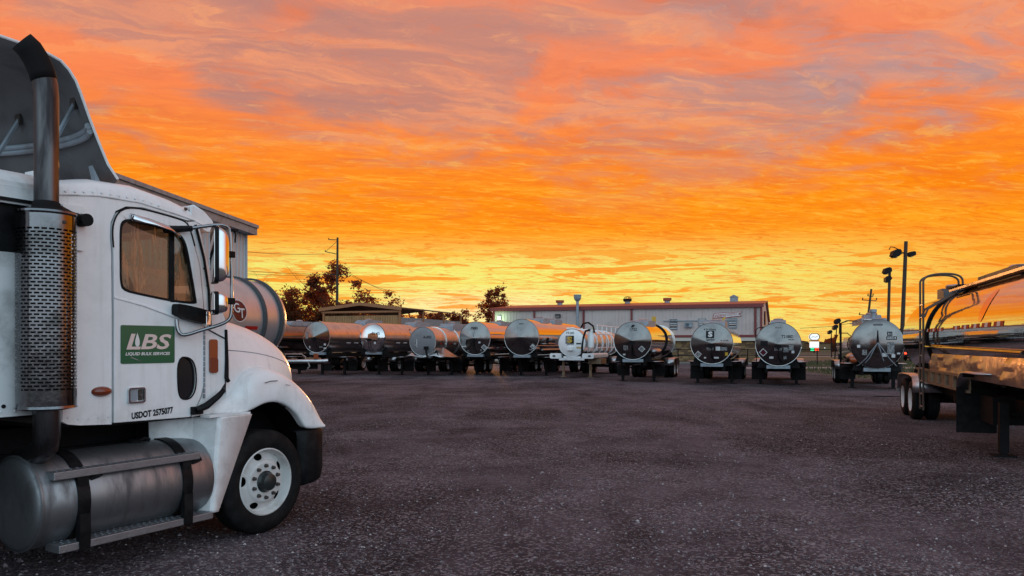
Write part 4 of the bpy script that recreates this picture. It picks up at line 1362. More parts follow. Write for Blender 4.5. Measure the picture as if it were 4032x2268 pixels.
t8, hp, zb = trailer('tanker with a printed logo above the word Sprint on its conical head', 2802, 36.5, .97, 1.98, 9.6, 'cone', .30, 'polish', 'mirror',
                     plates=((-.06, -.26, .32, .13, 'grey_decal'), (.3, -.25, .2, .18, 'white_decal'), (.56, -.26, .3, .16, 'grey_decal'), (-.3, -.68, .1, .07, 'white_decal'), (.22, -.68, .22, .08, 'white_decal'), (.68, -.5, .13, .15, 'gold')),
                     texts=(('4 D-Waste', -.08, .62, .09, .56, 'ink', 0), ('Sprint', -.05, .10, .13, .42, 'ink', .2), ('M 22385', .6, .1, .06, .34, 'maroon', 0)),
                     placards=((-.62, -.52, .17, 'grey_decal'),), boxes=((1.6, 3.9, .5, .16),), legs=1.9, fy=2.6, flap=(.18, 1.0), tape=None)
mb = MB()
mb.loft([[hp(-.06 + .38 * (i / nx - .5), .42 + .34 * (j / nx - .5), .01) for i in range(nx + 1)] for j in range(nx + 1)])
lgp = mb.build('logo_panel', M['ink'], t8, smooth=0)
mb = MB()
lettering(mb, 'S', lambda a, b: hp(a, b, .022), -.05, .3, .26, .2, 0, .05, True)
mb.build('logo_letter', M['white_decal'], lgp, smooth=0)
MB().tube([(.3, 3.4, 2.9), (.32, 3.4, 3.25), (.38, 3.5, 3.3)], .05, 8).build('vent_pipe', M['gold'], t8)
t9, hp, zb = trailer('tanker marked T2188D seen straight on, with a single wide hatch housing', 3064, 35.6, 1.0, 1.94, 9.8, 'cone', .30, 'polish', 'mirror', az=R_(19.3),
                     plates=((-.62, .02, .32, .26, 'ink'), (.0, -.22, .34, .16, 'grey_decal'), (.34, -.26, .22, .22, 'grey_decal'), (.56, -.16, .2, .24, 'grey_decal'), (.64, -.36, .12, .12, 'white_decal'), (-.3, -.62, .18, .1, 'white_decal'), (.3, -.62, .14, .14, 'grey_decal')),
                     texts=(('T2188D', .4, .28, .14, .52, 'ink', 0), ('BULK', .0, .74, .06, .26, 'dim_ink', .2), ('TBELSN', .56, .18, .06, .26, 'dim_ink', 0)),
                     placards=((-.66, -.38, .19, 'maroon'),), boxes=((.5, 3.2, .34, .14),), legs=1.9, fy=2.6, flap=(.18, 1.0), tape=None)
MB().tube([(-.98, .8, .95), (-1.02, .8, 2.6), (-.9, .8, 2.72), (-.6, .9, 2.76)], .022, 6).build('hand_rail', M['frame'], t9)
MB().tube([(-.7, .82, 2.45), (-.7, .82, 2.74)], .02, 6).build('rail_post', M['frame'], t9)
t10, hp, zb = trailer('tanker marked 51 6854 with looping hoses on its flat head, beside the near trailer', 3453, 32.3, 1.03, 1.95, 8.6, 'dish', .22, 'polish', 'mirror',
                      plates=((.02, .8, .36, .07, 'dim_ink'), (.46, .42, .2, .17, 'ink'), (.53, .24, .4, .14, 'ink'), (.5, -.18, .27, .5, 'grey_decal'), (-.5, -.36, .18, .22, 'grey_decal'), (.26, -.46, .18, .15, 'white_decal'), (.6, -.5, .14, .14, 'white_decal'), (-.72, -.1, .12, .12, 'white_decal'), (.8, -.4, .12, .07, 'white_decal')),
                      texts=(('51', .45, .37, .09, .13, 'white_decal', 0), ('6854', .53, .20, .09, .34, 'white_decal', 0)), boxes=((1.0, 5.5, .5, .1), (1.4, 2.6, .35, .25)), legs=1.6, fy=2.5, flap=(.35, 1.0), tape=None, hose=False)
MB().plate([(-.05, .05), (.05, .05), (.02, .55), (-.01, .58)], [], lambda u, v, w_: hp(u, v, .02 + w_), 0, .03).build('hose_bracket', M['frame'], t10, smooth=0)
for sgn, end in ((-1, (-.7, -.78)), (-1, (-.5, -.86)), (1, (.3, -.72)), (1, (.7, -.82))):
    e = end
    pts = [hp(.0, .05, .05), hp(e[0] * .35, -.3, .06), hp(e[0] * .62, -.6, .06), (e[0], -.05, zb + .12 + abs(e[1] + .8)), (e[0] * 1.1, .2, zb + .1)]
    MB().tube(pts, .018, 6).build('air_hose', M['galv'], t10)
MB().lathe([(0, .09), (.25, .09), (.3, .15), (.42, .15), (.43, 0)], 'z', (.0, 1.4, zb + 2.12), 12).build('vent_stack', M['galv'], t10)
for xx in (-1.22, -1.16):
    MB().tube([(xx, 3.0 + (xx + 1.2) * 3, .5), (xx, 3.0 + (xx + 1.2) * 3, 2.9), (xx + .3, 3.0, 3.02), (xx + .75, 3.0, 3.0)], .025, 6).build('ladder_rail', M['frame'], t10)
MB().tube([(-1.19, 3, 2.45), (-.55, 3, 2.45)], .02, 6).build('hand_rail', M['frame'], t10)
for k in range(7):
    MB().tube([(-1.22, 2.94, .7 + k * .3), (-1.16, 3.12, .7 + k * .3)], .015, 5).build('ladder_rung', M['frame'], t10)
MB().lathe([(-.16, 0), (-.12, .12), (0, .15), (.12, .12), (.16, 0)], 'x', (-.9, .1, 1.28), 12).build('marker_lamp', M['amber'], t10)

# the near trailer at the right edge
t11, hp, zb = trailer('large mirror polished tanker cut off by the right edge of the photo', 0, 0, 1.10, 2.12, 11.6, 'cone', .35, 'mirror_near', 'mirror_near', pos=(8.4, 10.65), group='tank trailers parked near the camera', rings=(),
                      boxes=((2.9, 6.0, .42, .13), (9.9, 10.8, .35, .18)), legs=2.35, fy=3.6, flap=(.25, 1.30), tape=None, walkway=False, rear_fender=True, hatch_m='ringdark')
Rn, zn = 1.10, 2.12


def side(y, ang, d=0.0):
    """point on the left flank: y along, ang above the horizontal"""
    return (-(Rn + d) * math.cos(ang), y, zn + (Rn + d) * math.sin(ang))


MB().lathe([(7.76, Rn), (7.77, Rn + .04), (7.86, Rn + .04), (7.87, Rn)], 'y', (0, 0, zn), 64).build('stiffening_ring', M['frame'], t11)
MB().lathe([(7.88, Rn), (7.89, Rn + .03), (7.94, Rn + .03), (7.95, Rn)], 'y', (0, 0, zn), 64).build('stiffening_ring', M['satin'], t11)
# crumpled lower skin
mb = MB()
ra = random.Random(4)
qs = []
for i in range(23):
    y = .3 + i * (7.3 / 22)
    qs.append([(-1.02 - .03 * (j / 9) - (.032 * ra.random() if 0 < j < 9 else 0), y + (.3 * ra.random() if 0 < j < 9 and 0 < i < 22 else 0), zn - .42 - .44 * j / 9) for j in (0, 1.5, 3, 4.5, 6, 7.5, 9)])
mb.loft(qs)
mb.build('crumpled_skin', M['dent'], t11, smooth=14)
MB().tube([side(.2, R_(-17), .05), side(7.75, R_(-13), .05)], .028, 8).build('side_rail', M['polish'], t11)
for i in range(9):
    y0 = 1.2 + i * .78
    if i in (5,):
        continue
    mb = MB()
    for k in range(4):
        pass
    a0, a1 = R_(4.5), R_(8.5)
    for k in range(3):
        ya, yb = y0 + k * .2, y0 + k * .2 + .19
        MB().add([side(ya, a0, .006), side(yb, a0, .006), side(yb, a1, .006), side(ya, a1, .006)], [(0, 1, 2, 3)]).build('reflective_tape', M['red_tape' if k % 2 == 0 else 'white_decal'], t11, smooth=0)
ov = [side(2.75 + .24 * math.cos(a * PI / 10), R_(27) + .30 * math.sin(a * PI / 10), .006) for a in range(20)]
MB().loft([[side(2.75 + .24 * f * math.cos(a * PI / 10), R_(27) + .30 * f * math.sin(a * PI / 10), .008) for a in range(20)] for f in (1, .8, .6, .4, .2, .01)], True).build('oval_decal', M['oval'], t11, smooth=0)
# ladder
LX = -1.24
LY = 7.35
for dy in (0, .42):
    MB().tube([(LX, LY + dy, .38)] + soften([(LX, LY + dy, 3.2), (LX, LY + dy, 3.55), (LX + .8, LY + dy, 3.56), (LX + .82, LY + dy, 3.2)], 3), .024, 8).build('ladder_rail', M['ladder'], t11)
    MB().tube([(LX + .02, LY + dy, 2.55), (LX + .1, LY + dy, 2.75), (LX + .75, LY + dy, 3.15)], .024, 8).build('ladder_brace', M['ladder'], t11)
for k in range(9):
    MB().tube([(LX, LY, .45 + k * .30), (LX, LY + .42, .45 + k * .30)], .018, 6).build('ladder_rung', M['alu'], t11)
MB().box(-.62, .1, LY - .5, LY + .75, zn + Rn + .02, zn + Rn + .05).build('platform', M['frame'], t11, smooth=0)
MB().box(-.56, -.26, .2, LY - .5, zn + Rn - .05, zn + Rn - .025).build('walkway', M['tan'], t11, smooth=0)
MB().box(-.58, -.55, .2, LY + .7, zn + Rn - .05, zn + Rn + .0).build('walkway_kerb', M['tan'], t11, smooth=0)
# side channel of the sub frame, with gussets
MB().box(-1.12, -1.06, 3.55, 9.2, 1.0, 1.05).box(-1.12, -1.06, 3.55, 9.2, 1.28, 1.33).box(-1.07, -1.055, 3.55, 9.2, 1.05, 1.28).build('side_channel', M['tan'], t11, smooth=0)
for k in range(7):
    MB().box(-1.13, -1.06, 3.9 + k * .8, 3.98 + k * .8, 1.05, 1.28).build('gusset', M['tan'], t11, smooth=0)
for k in range(5):
    MB().box(-1.1, 1.1, 4.0 + k * 1.1, 4.1 + k * 1.1, 1.0, 1.05).build('cross_member', M['frame'], t11, smooth=0)
MB().lathe([(0, .0), (0, .13), (.35, .13), (.36, 0)], 'x', (-.8, 6.3, .75), 14).build('discharge_valve', M['frame'], t11)
MB().tube([(-.5, 6.3, .75), (-.5, 5.2, .78), (-.2, 4.4, .9)], .06, 8).build('discharge_pipe', M['frame'], t11)
MB().box(-.9, -.2, 2.7, 3.6, .5, .98).build('equipment_box', M['frame'], t11, smooth=0)

# the banded tank behind the white truck
gt, hp, zb = trailer('grey banded tank with a round maroon GT emblem, behind the hood of the truck', 0, 0, 1.0, 2.53, 12, 'dish', .4, 'satin', pos=(-10.5, 8.15), group='tank trailers parked near the camera', rings=(11.2, 11.85), m_bar='band_tank',
                     ring_m='ringdark', boxes=(), hose=False, legs=2.5, fy=3.4, tape=None, walkway=False)
fg = lambda u, v, d=0.0: ((1.0 + d) * math.cos(R_(9) + v), 10.28 + u, 2.53 + (1.0 + d) * math.sin(R_(9) + v))
MB().add([fg(p, q_, .006) for p, q_ in ell(0, 0, .265, .265, 32)], [tuple(range(32))]).build('emblem_rim', M['white_decal'], gt, smooth=0)
em = MB().add([fg(p, q_, .011) for p, q_ in ell(0, 0, .24, .24, 32)], [tuple(range(32))]).build('emblem', M['maroon'], gt, smooth=0)
mb = MB()
lettering(mb, 'G', lambda a, b: fg(a, b, .018), -.19, -.05, .22, .2, 0, .012)
lettering(mb, 'T', lambda a, b: fg(a, b, .018), -.02, -.17, .22, .19, 0, .012)
mb.build('emblem_letters', M['white_decal'], em, smooth=0)
MB().add([((1.006) * math.cos(a), y, 2.53 + 1.006 * math.sin(a)) for y, a in ((10.5, -.27), (10.95, -.27), (10.95, -.19), (10.5, -.19))], [(0, 1, 2, 3)]).build('reflective_tape', M['red_tape'], gt, smooth=0)
# low deck trailer poking out beside the nose of the truck
ez = thing('equipment_trailer', 'low trailer with a silver edge rail and an amber lamp, beyond the truck nose', 'trailer', (-10.3, 38, 0), R_(4))
MB().tube([(-3.2, 0, 1.06), (1.0, 0, 1.10), (1.15, .1, 1.12)], .1, 10).build('edge_rail', M['alu'], ez)
MB().box(-3.2, 1.0, .05, 2.0, .95, 1.02).build('deck', M['frame'], ez, smooth=0)
MB().box(-3.2, .6, .4, .6, .7, .95).build('frame_rail', M['frame'], ez, smooth=0)
for xx in (-2.6, -1.4):
    w = MB().lathe([(0, .0), (0, .28), (.04, .42), (.22, .42), (.26, .28), (.26, 0)], 'y', (xx, .2, .42), 20).build('wheel', M['rubber'], ez)
MB().box(.5, .72, -.06, .06, 1.2, 1.48).build('amber_lamp', M['amber'], ez, smooth=0, bevel=.02)
MB().tube([(.25, -.05, 1.05), (.32, -.06, .85), (.22, -.06, .75)], .04, 6).build('hook', M['alu'], ez)
MB().tube([(-.9, .05, 1.15), (-.9, .05, 1.45), (-.1, .05, 1.45), (.1, .05, 1.3), (.1, .05, 1.15)], .03, 6).build('guard_hoop', M['alu'], ez)
MB().box(-1.2, -1.1, -.02, .08, 0, 1.0).build('support_leg', M['frame'], ez, smooth=0)
# ================================================================== the white truck tractor
tk = thing('truck', 'white truck tractor with a green LBS sign on its door and tall exhaust stack', 'truck', (-3.54, 8.31, 0), R_(60.1))
YS = -1.08          # plane of the cab side


def onside(y):
    return lambda u, v, w: (u, y + w, v)


DOOR = [(-1.50, 1.245), (-1.50, 2.15), (-1.505, 2.67), (-1.515, 2.81), (-1.51, 2.92), (-1.47, 3.015), (-1.38, 3.07), (-1.23, 3.085), (-.93, 3.055), (-.79, 3.035), (-.745, 2.93), (-.655, 2.64), (-.615, 2.30), (-.605, 2.04), (-.60, 1.56), (-.64, 1.42), (-.70, 1.31), (-.76, 1.235)]
WIN0 = [(-1.45, 2.40), (-1.45, 2.67), (-1.45, 2.90), (-1.43, 2.95), (-1.39, 2.975), (-1.28, 2.98), (-1.05, 2.955), (-.89, 2.925), (-.83, 2.88), (-.79, 2.80), (-.74, 2.56), (-.69, 2.31), (-.69, 2.28), (-.91, 2.285), (-1.28, 2.335), (-1.40, 2.355)]
WIN = smoothpoly(WIN0, 2)
PEEP = smoothpoly([(-.895, 1.79), (-.76, 1.79), (-.695, 1.70), (-.69, 1.50), (-.75, 1.40), (-.86, 1.40), (-.895, 1.5)], 2)


def cab_side(s):
    """s=-1 the right side (seen), s=1 the far side"""
    def f(y):
        return (lambda u, v, w: (u, y + w, v)) if s < 0 else (lambda u, v, w: (u, -y - w, v))
    grow = [(u, v) for u, v in DOOR]
    mb = MB()
    # rear quarter and header, wrapping the door opening
    rear = [(-2.02, 3.075), (-2.05, 3.0), (-2.06, 1.42), (-2.0, 1.33), (-1.88, 1.265), (-1.78, 1.25), (-1.515, 1.235), (-1.515, 2.15), (-1.52, 2.67), (-1.53, 2.81), (-1.525, 2.925), (-1.48, 3.03), (-1.385, 3.085),
            (-1.23, 3.10), (-.93, 3.07), (-.78, 3.05), (-.70, 3.06), (-.74, 3.10), (-1.26, 3.14), (-1.64, 3.14)]
    mb.plate(rear, [], f(YS), .0, .05)
    mb.build('side_panel', M['paint'], tk, smooth=0, recalc=True)
    fr = [(-.775, 3.035), (-.73, 2.93), (-.64, 2.64), (-.60, 2.30), (-.59, 2.04), (-.585, 1.56), (-.625, 1.41), (-.69, 1.295), (-.74, 1.235), (-.60, 1.245), (-.50, 1.36), (-.36, 1.53), (-.34, 1.97), (-.345, 2.12), (-.47, 2.41), (-.58, 2.76), (-.66, 3.03), (-.70, 3.05)]
    mb = MB()
    mb.plate(fr, [], f(YS), .0, .05)
    cw = mb.build('cowl_panel', M['paint'], tk, smooth=0, recalc=True)
    # jamb behind the gaps
    MB().plate([(-1.56, 1.22), (-1.56, 2.95), (-1.48, 3.06), (-1.38, 3.11), (-.75, 3.07), (-.55, 2.5), (-.54, 1.5), (-.7, 1.22)], [WIN], f(YS + .045), .0, .02).build('door_jamb', M['black'], tk, smooth=0, recalc=True)
    d = MB().plate(DOOR, [WIN, PEEP], f(YS - .012), .0, .05).build('door', M['paint'], tk, smooth=0, recalc=True, bevel=.006)
    MB().plate(WIN, [[(-1.15 + (u + 1.15) * .95, 2.63 + (v - 2.63) * .94) for u, v in WIN]], f(YS - .016), .0, .02).build('window_seal', M['black'], d, smooth=0)
    MB().plate([(-1.15 + (u + 1.15) * 1.0, v) for u, v in WIN], [], f(YS + .012), .0, .006).build('window_pane', M['glass' if s < 0 else 'clear_glass'], d, smooth=0)
    MB().plate([(-.965, 2.285), (-.925, 2.285), (-.925, 2.945), (-.965, 2.95)], [], f(YS - .012), .0, .03).build('window_bar', M['black'], d, smooth=0)
    MB().plate(PEEP, [], f(YS + .01), .0, .006).build('lower_window', M['dark_glass'], d, smooth=0)
    pc = (-.79, 1.595)
    MB().plate([(pc[0] + (u - pc[0]) * 1.02, pc[1] + (v - pc[1]) * 1.02) for u, v in PEEP], [[(pc[0] + (u - pc[0]) * .94, pc[1] + (v - pc[1]) * .96) for u, v in PEEP]], f(YS - .018), .0, .01).build('window_seal', M['black'], d, smooth=0)
    return d, f


door, fR = cab_side(-1)
_d2, fL = cab_side(1)
# door furniture on the seen side
MB().tube([(-1.50, YS - .008, 2.30), (-1.23, YS - .012, 2.245), (-.91, YS - .014, 2.15), (-.72, YS - .008, 2.10)], .012, 6).build('crease', M['paint'], door)
hd = MB().plate(rrect(-1.385, -1.225, 1.40, 1.535, .02), [rrect(-1.37, -1.24, 1.415, 1.52, .015)], fR(YS - .035), .0, .03).build('door_handle', M['chrome'], door, smooth=0, bevel=.005)
MB().plate(rrect(-1.365, -1.30, 1.42, 1.515, .012), [], fR(YS - .03), .0, .012).build('handle_paddle', M['galv'], door, smooth=0, bevel=.004)
MB().plate(rrect(-1.285, -1.245, 1.42, 1.515, .012), [], fR(YS - .022), .0, .008).build('lock_plate', M['nut'], door, smooth=0)
MB().lathe([(0, 0), (0, .011), (.012, .011)], 'y', (-1.265, YS - .034, 1.465), 12).build('keyhole', M['chrome'], door)
for k in range(13):
    MB().tube([(-.607, YS - .014, 1.40 + k * .05), (-.607, YS - .014, 1.442 + k * .05)], .011, 6).build('hinge_knuckle', M['galv'], door)
# green magnetic sign
sgn = MB().plate(rrect(-1.445, -.925, 1.74, 2.07, .015), [], fR(YS - .0165), .0, .003).build('door_sign', M['green'], door, smooth=0)
mb = MB()
fT = lambda a, b: (a, YS - .0195, b)
lettering(mb, 'L', fT, -1.395, 1.862, .135, .135, .22, .022)
lettering(mb, 'BS', fT, -1.262, 1.862, .135, .30, .22, .022)
mb.build('sign_letters', M['signpink'], door, smooth=0)
mb = MB()
drop = [(-1.297 + .03 * math.sin(t) * math.sin(t / 2) ** 1.3, 1.937 + .06 * math.cos(t)) for t in np.linspace(0, 2 * PI, 24, endpoint=False)]
mb.plate([(u + .002, v + .008) for u, v in drop], [], lambda u, v, w: (u, YS - .0222 + w, v), 0, .0008)
mb.build('drop_mark', M['signwhite'], door, smooth=0)
mb = MB()
lettering(mb, 'LIQUID BULK SERVICES', fT, -1.405, 1.806, .032, .43, .22, .03)
mb.build('sign_lettering', M['signwhite'], door, smooth=0)
mb = MB()
mb.add([fT(-1.36, 1.795), fT(-1.345, 1.797), fT(-1.25, 1.758), fT(-1.262, 1.755)], [(0, 1, 2, 3)])
mb.build('scuff_mark', M['grey_decal'], door, smooth=0)
mb = MB()
lettering(mb, 'USDOT 2575077', lambda a, b: (a, YS - .0145, b + (a + 1.15) * .06), -1.345, 1.272, .06, .405, 0, .045)
mb.build('number_lettering', M['ink'], door, smooth=0)
# amber lamps
def lens(name, cu, cv, a, b, dep, m, rim=.0, parent=tk):
    o = MB()
    qs = []
    for k in range(5):
        s_ = math.cos(k * PI / 8)
        qs.append([(u, YS - .002 - dep * math.sin(k * PI / 8), v) for u, v in ell(cu, cv, a * s_ + .0005, b * s_ + .0005, 20)])
    o.loft(qs, True)
    return o.build(name, M[m], parent, smooth=60)


lens('marker_lamp', -1.605, 1.515, .088, .042, .045, 'ambdark')
MB().plate(rrect(-.545, -.455, 1.635, 1.955, .025), [], fR(YS - .018), .0, .02).build('turn_lamp', M['amber'], tk, smooth=0, bevel=.006)
MB().plate(rrect(-.545, -.455, 1.635, 1.78, .025), [], fR(YS - .024), .0, .006).build('lamp_lens', M['ambdark'], tk, smooth=0)
MB().tube([(-.35, YS - .005, 2.05), (-.345, YS - .01, 1.75), (-.35, YS - .012, 1.58), (-.325, YS - .012, 1.545)], [.014, .018, .022, .018], 8).build('hood_seal', M['black'], tk)
MB().tube([(-.60, YS - .004, 2.065), (-.345, YS - .008, 1.955)], .006, 6).build('cowl_seam', M['black'], tk)
for u, v in ((-.60, 2.62), (-.565, 2.46), (-.53, 2.72), (-.44, 2.29)):
    MB().lathe([(-.012, 0), (-.01, .008), (0, .01)], 'y', (u, YS - .0, v), 8).build('screw', M['nut'], tk)
MB().tube([(-.70, YS - .012, 3.02), (-.61, YS - .012, 2.72), (-.555, YS - .012, 2.42), (-.535, YS - .012, 2.06)], .013, 6).build('pillar_seal', M['black'], tk)
MB().tube(soften([(u, YS - .013, v) for u, v in ((-1.507, 2.72), (-1.515, 2.82), (-1.513, 2.89), (-1.50, 2.945), (-1.478, 2.995), (-1.445, 3.035), (-1.40, 3.062), (-1.34, 3.078), (-1.25, 3.083), (-1.1, 3.072), (-.93, 3.054), (-.83, 3.04), (-.78, 3.01), (-.745, 2.93), (-.71, 2.82))], 1), .0075, 6).build('door_seal', M['black'], tk)

# roof
RT = [(-2.06, 3.07, 3.19), (-2.0, 3.08, 3.22), (-1.64, 3.13, 3.31), (-1.26, 3.135, 3.325), (-.92, 3.09, 3.27), (-.74, 3.06, 3.21), (-.62, 3.03, 3.13), (-.56, 3.0, 3.05)]
rings = []
for X, sb, zt in RT:
    q_ = []
    hs = [(1.083, 0), (1.082, .14), (1.065, .42), (1.02, .68), (.93, .86), (.78, .95), (.45, .99), (0, 1.0)]
    for y, f in hs:
        q_.append((X, -y, sb + (zt - sb) * f))
    for y, f in reversed(hs[:-1]):
        q_.append((X, y, sb + (zt - sb) * f))
    rings.append(q_)
MB().loft(rings).build('roof', M['paint'], tk, smooth=50)
MB().tube([(-2.03, YS - .003, 3.075), (-1.64, YS - .003, 3.132), (-1.26, YS - .003, 3.137), (-.92, YS - .003, 3.093), (-.70, YS - .003, 3.058)], .007, 6).build('roof_seam', M['paint_old'], tk)
for k in range(13):
    X = -1.98 + k * .075
    z = interp([(a, b) for a, b, c in RT], X)[0]
    MB().lathe([(-.009, 0), (-.008, .008), (0, .011)], 'y', (X, YS - .002, z + .03), 8).build('rivet', M['paint'], tk)
# fasteners along the lower cab edge and a rear corner seam
for k in range(6):
    MB().lathe([(-.006, 0), (-.005, .006), (0, .008)], 'y', (-1.97 + k * .085, YS - .001, 1.30 + max(0, .05 - k * .03)), 7).build('rivet', M['paint_old'], tk)
MB().tube([(-1.93, YS - .001, 1.30), (-1.93, YS - .001, 2.62)], .0035, 5).build('panel_seam', M['galv'], tk)
for k in range(8):
    MB().lathe([(-.005, 0), (-.004, .005), (0, .007)], 'y', (-1.955, YS - .001, 1.4 + k * .16), 7).build('rivet', M['paint_old'], tk)
# outside sun visor over the windscreen
mb = MB()
q = []
for X, z in ((-.70, 3.20), (-.60, 3.16), (-.50, 3.08), (-.45, 2.99)):
    q.append([(X + .14 * (1 - (y / 1.06) ** 2), y, z + .03 * (1 - (y / 1.06) ** 2)) for y in np.linspace(-1.06, 1.06, 15)])
mb.loft(q)
mb.build('sun_visor', M['paint'], tk, smooth=60, solid=.02)
for s in (-1, 1):
    MB().plate([(-.72, 3.19), (-.60, 3.165), (-.50, 3.085), (-.445, 2.98), (-.57, 2.975), (-.66, 3.03), (-.74, 3.07)], [], lambda u, v, w_: (u, s * (1.075 + w_), v), -.03, .0).build('visor_end', M['paint'], tk, smooth=0, recalc=True)
MB().lathe([(-.014, 0), (-.012, .014), (0, .016)], 'y', (-.80, YS + .0, 3.15), 10).build('screw', M['nut'], tk)
# windscreen, bulkhead, floor, cab inside
mb = MB()
mb.loft([[(-.62 + .10 * (1 - (y / 1.04) ** 2), y, 3.02) for y in np.linspace(-1.04, 1.04, 11)], [(-.34 + .22 * (1 - (y / 1.04) ** 2), y, 2.10) for y in np.linspace(-1.04, 1.04, 11)]])
mb.build('windscreen', M['clear_glass'], tk, smooth=60)
MB().box(-2.05, -2.0, -1.03, 1.03, 1.28, 3.08).build('rear_bulkhead', M['dash'], tk, smooth=0)
MB().box(-2.0, -.4, -1.02, 1.02, 1.24, 1.30).build('floor_pan', M['frame'], tk, smooth=0)
MB().plate([(-.62, 1.3), (-.62, 2.05), (-.5, 2.22), (-.34, 2.12), (-.34, 1.3)], [], lambda u, v, w_: (u, w_, v), -1.0, 1.0).build('dashboard', M['dash'], tk, smooth=0)
for s in (-.5, .5):
    st = MB().box(-1.72, -1.22, s - .26, s + .26, 1.55, 1.78).build('seat', M['seat'], tk, bevel=.05)
    MB().plate([(-1.75, 1.7), (-1.6, 1.7), (-1.76, 2.62), (-1.9, 2.6)], [], lambda u, v, w_: (u, s + w_, v), -.25, .25).build('seat_back', M['seat'], st, smooth=0, bevel=.04)
MB().tube([(-1.02 + .06 * math.sin(a), .5 + .22 * math.cos(a), 2.12 + .2 * math.sin(a)) for a in np.linspace(0, 2 * PI, 25)], .016, 6, False).tube([(-1.02, .3, 2.12), (-1.02, .7, 2.12)], .014, 6).tube([(-1.02, .5, 2.12), (-.7, .5, 1.9)], .03, 6).build('steering_wheel', M['black'], tk)
MB().tube([(-1.44, -.98, 2.85), (-1.33, -.99, 2.5), (-1.2, -1.0, 2.2)], .03, 6).build('seat_belt', M['black'], tk)
MB().box(-1.98, -.7, -1.0, 1.0, 3.02, 3.05).build('headliner', M['seat'], tk, smooth=0)

# sleeper box behind
MB().plate(smoothpoly([(-2.09, 1.36), (-3.5, 1.36), (-3.55, 1.45), (-3.55, 3.08), (-3.5, 3.14), (-2.09, 3.14)], 0), [[(-2.9, 2.60), (-2.14, 2.60), (-2.12, 2.68), (-2.12, 2.93), (-2.16, 2.97), (-2.9, 2.97)]], lambda u, v, w_: (u, w_, v), -1.035, -1.0).build('sleeper_side', M['paint_old'], tk, smooth=0, recalc=True)
MB().box(-3.52, -2.1, -.985, 1.0, 1.34, 3.1).build('sleeper_body', M['black'], tk, smooth=0)
MB().loft([[(X, -1.037, 3.10), (X, -1.02, 3.17), (X, -.9, 3.24), (X, 0, 3.28), (X, .9, 3.24), (X, 1.03, 3.10)] for X in (-3.55, -2.06)]).build('sleeper_roof', M['paint_old'], tk, smooth=50)
MB().plate([(-2.92, 2.985), (-2.12, 2.985), (-2.12, 3.01), (-2.92, 3.01)], [], lambda u, v, w_: (u, w_, v), -1.055, -1.036).build('window_trim', M['black'], tk, smooth=0)
MB().tube([(-2.07, -1.03, 1.4), (-2.07, -1.03, 3.1)], .05, 10).build('corner_trim', M['paint'], tk)
for k in range(9):
    MB().lathe([(-.008, 0), (-.007, .007), (0, .009)], 'y', (-2.16 - k * .1, -1.035, 1.40), 7).build('rivet', M['paint_old'], tk)
for X in (-2.2, -2.34):
    MB().lathe([(-.004, 0), (-.004, .016), (0, .016)], 'y', (X, -1.035, 1.44), 10).build('drain_hole', M['ink'], tk)

# roof fairing: a bowed sheet seen from its hollow back
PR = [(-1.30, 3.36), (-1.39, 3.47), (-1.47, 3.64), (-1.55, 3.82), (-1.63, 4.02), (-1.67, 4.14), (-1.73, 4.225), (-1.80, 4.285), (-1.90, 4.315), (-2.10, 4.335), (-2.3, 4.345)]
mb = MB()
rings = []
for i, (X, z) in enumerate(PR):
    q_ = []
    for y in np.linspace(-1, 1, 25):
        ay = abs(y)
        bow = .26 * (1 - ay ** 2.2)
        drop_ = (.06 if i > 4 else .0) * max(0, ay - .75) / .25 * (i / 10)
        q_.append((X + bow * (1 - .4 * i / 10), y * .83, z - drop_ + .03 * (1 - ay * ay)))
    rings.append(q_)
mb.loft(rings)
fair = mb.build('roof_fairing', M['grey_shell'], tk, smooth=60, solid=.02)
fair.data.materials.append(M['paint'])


def fpt(i, y, off=0.0):
    """point on the sheet at profile position i (fractional) and lateral y"""
    i0 = min(int(i), len(PR) - 2)
    f = i - i0
    out = []
    for j in (i0, i0 + 1):
        X, z = PR[j]
        ay = min(1, abs(y) / .83)
        dr_ = (.06 if j > 4 else .0) * max(0, ay - .75) / .25 * (j / 10)
        out.append(Vector((X + .26 * (1 - ay ** 2.2) * (1 - .4 * j / 10), y, z - dr_ + .03 * (1 - ay * ay))))
    p = out[0].lerp(out[1], f)
    return p + Vector((-off, 0, -off * .3))


MB().tube([fpt(i * .5, -.832) for i in range(0, 21)], .012, 6).build('fairing_edge', M['paint'], fair)
for dz in (0, .22):
    MB().tube([fpt(2.55 + dz, y, .035) for y in np.linspace(-.80, .80, 25)], .026, 10).build('stiffener', M['galv'], fair)
for y in (-.52, .42):
    p = fpt(3.9, y, .02)
    MB().tube([p, (-1.86, y - .05, 3.30)], .022, 6).build('fairing_strut', M['galv'], fair)
    MB().box(p.x - .02, p.x + .005, y - .04, y + .04, p.z - .05, p.z + .05).build('strut_bracket', M['nut'], fair, smooth=0)
    MB().box(-1.9, -1.78, y - .09, y + .03, 3.22, 3.34).build('strut_foot', M['paint'], fair, smooth=0)
MB().add([(-1.42, -.72, 3.28), (-1.36, -.72, 3.28), (-1.46, -.72, 3.46), (-1.42, -.66, 3.28), (-1.36, -.66, 3.28), (-1.46, -.66, 3.46)], [(0, 1, 2), (5, 4, 3), (0, 3, 4, 1), (1, 4, 5, 2), (2, 5, 3, 0)]).build('fairing_bracket', M['galv'], fair, smooth=0)

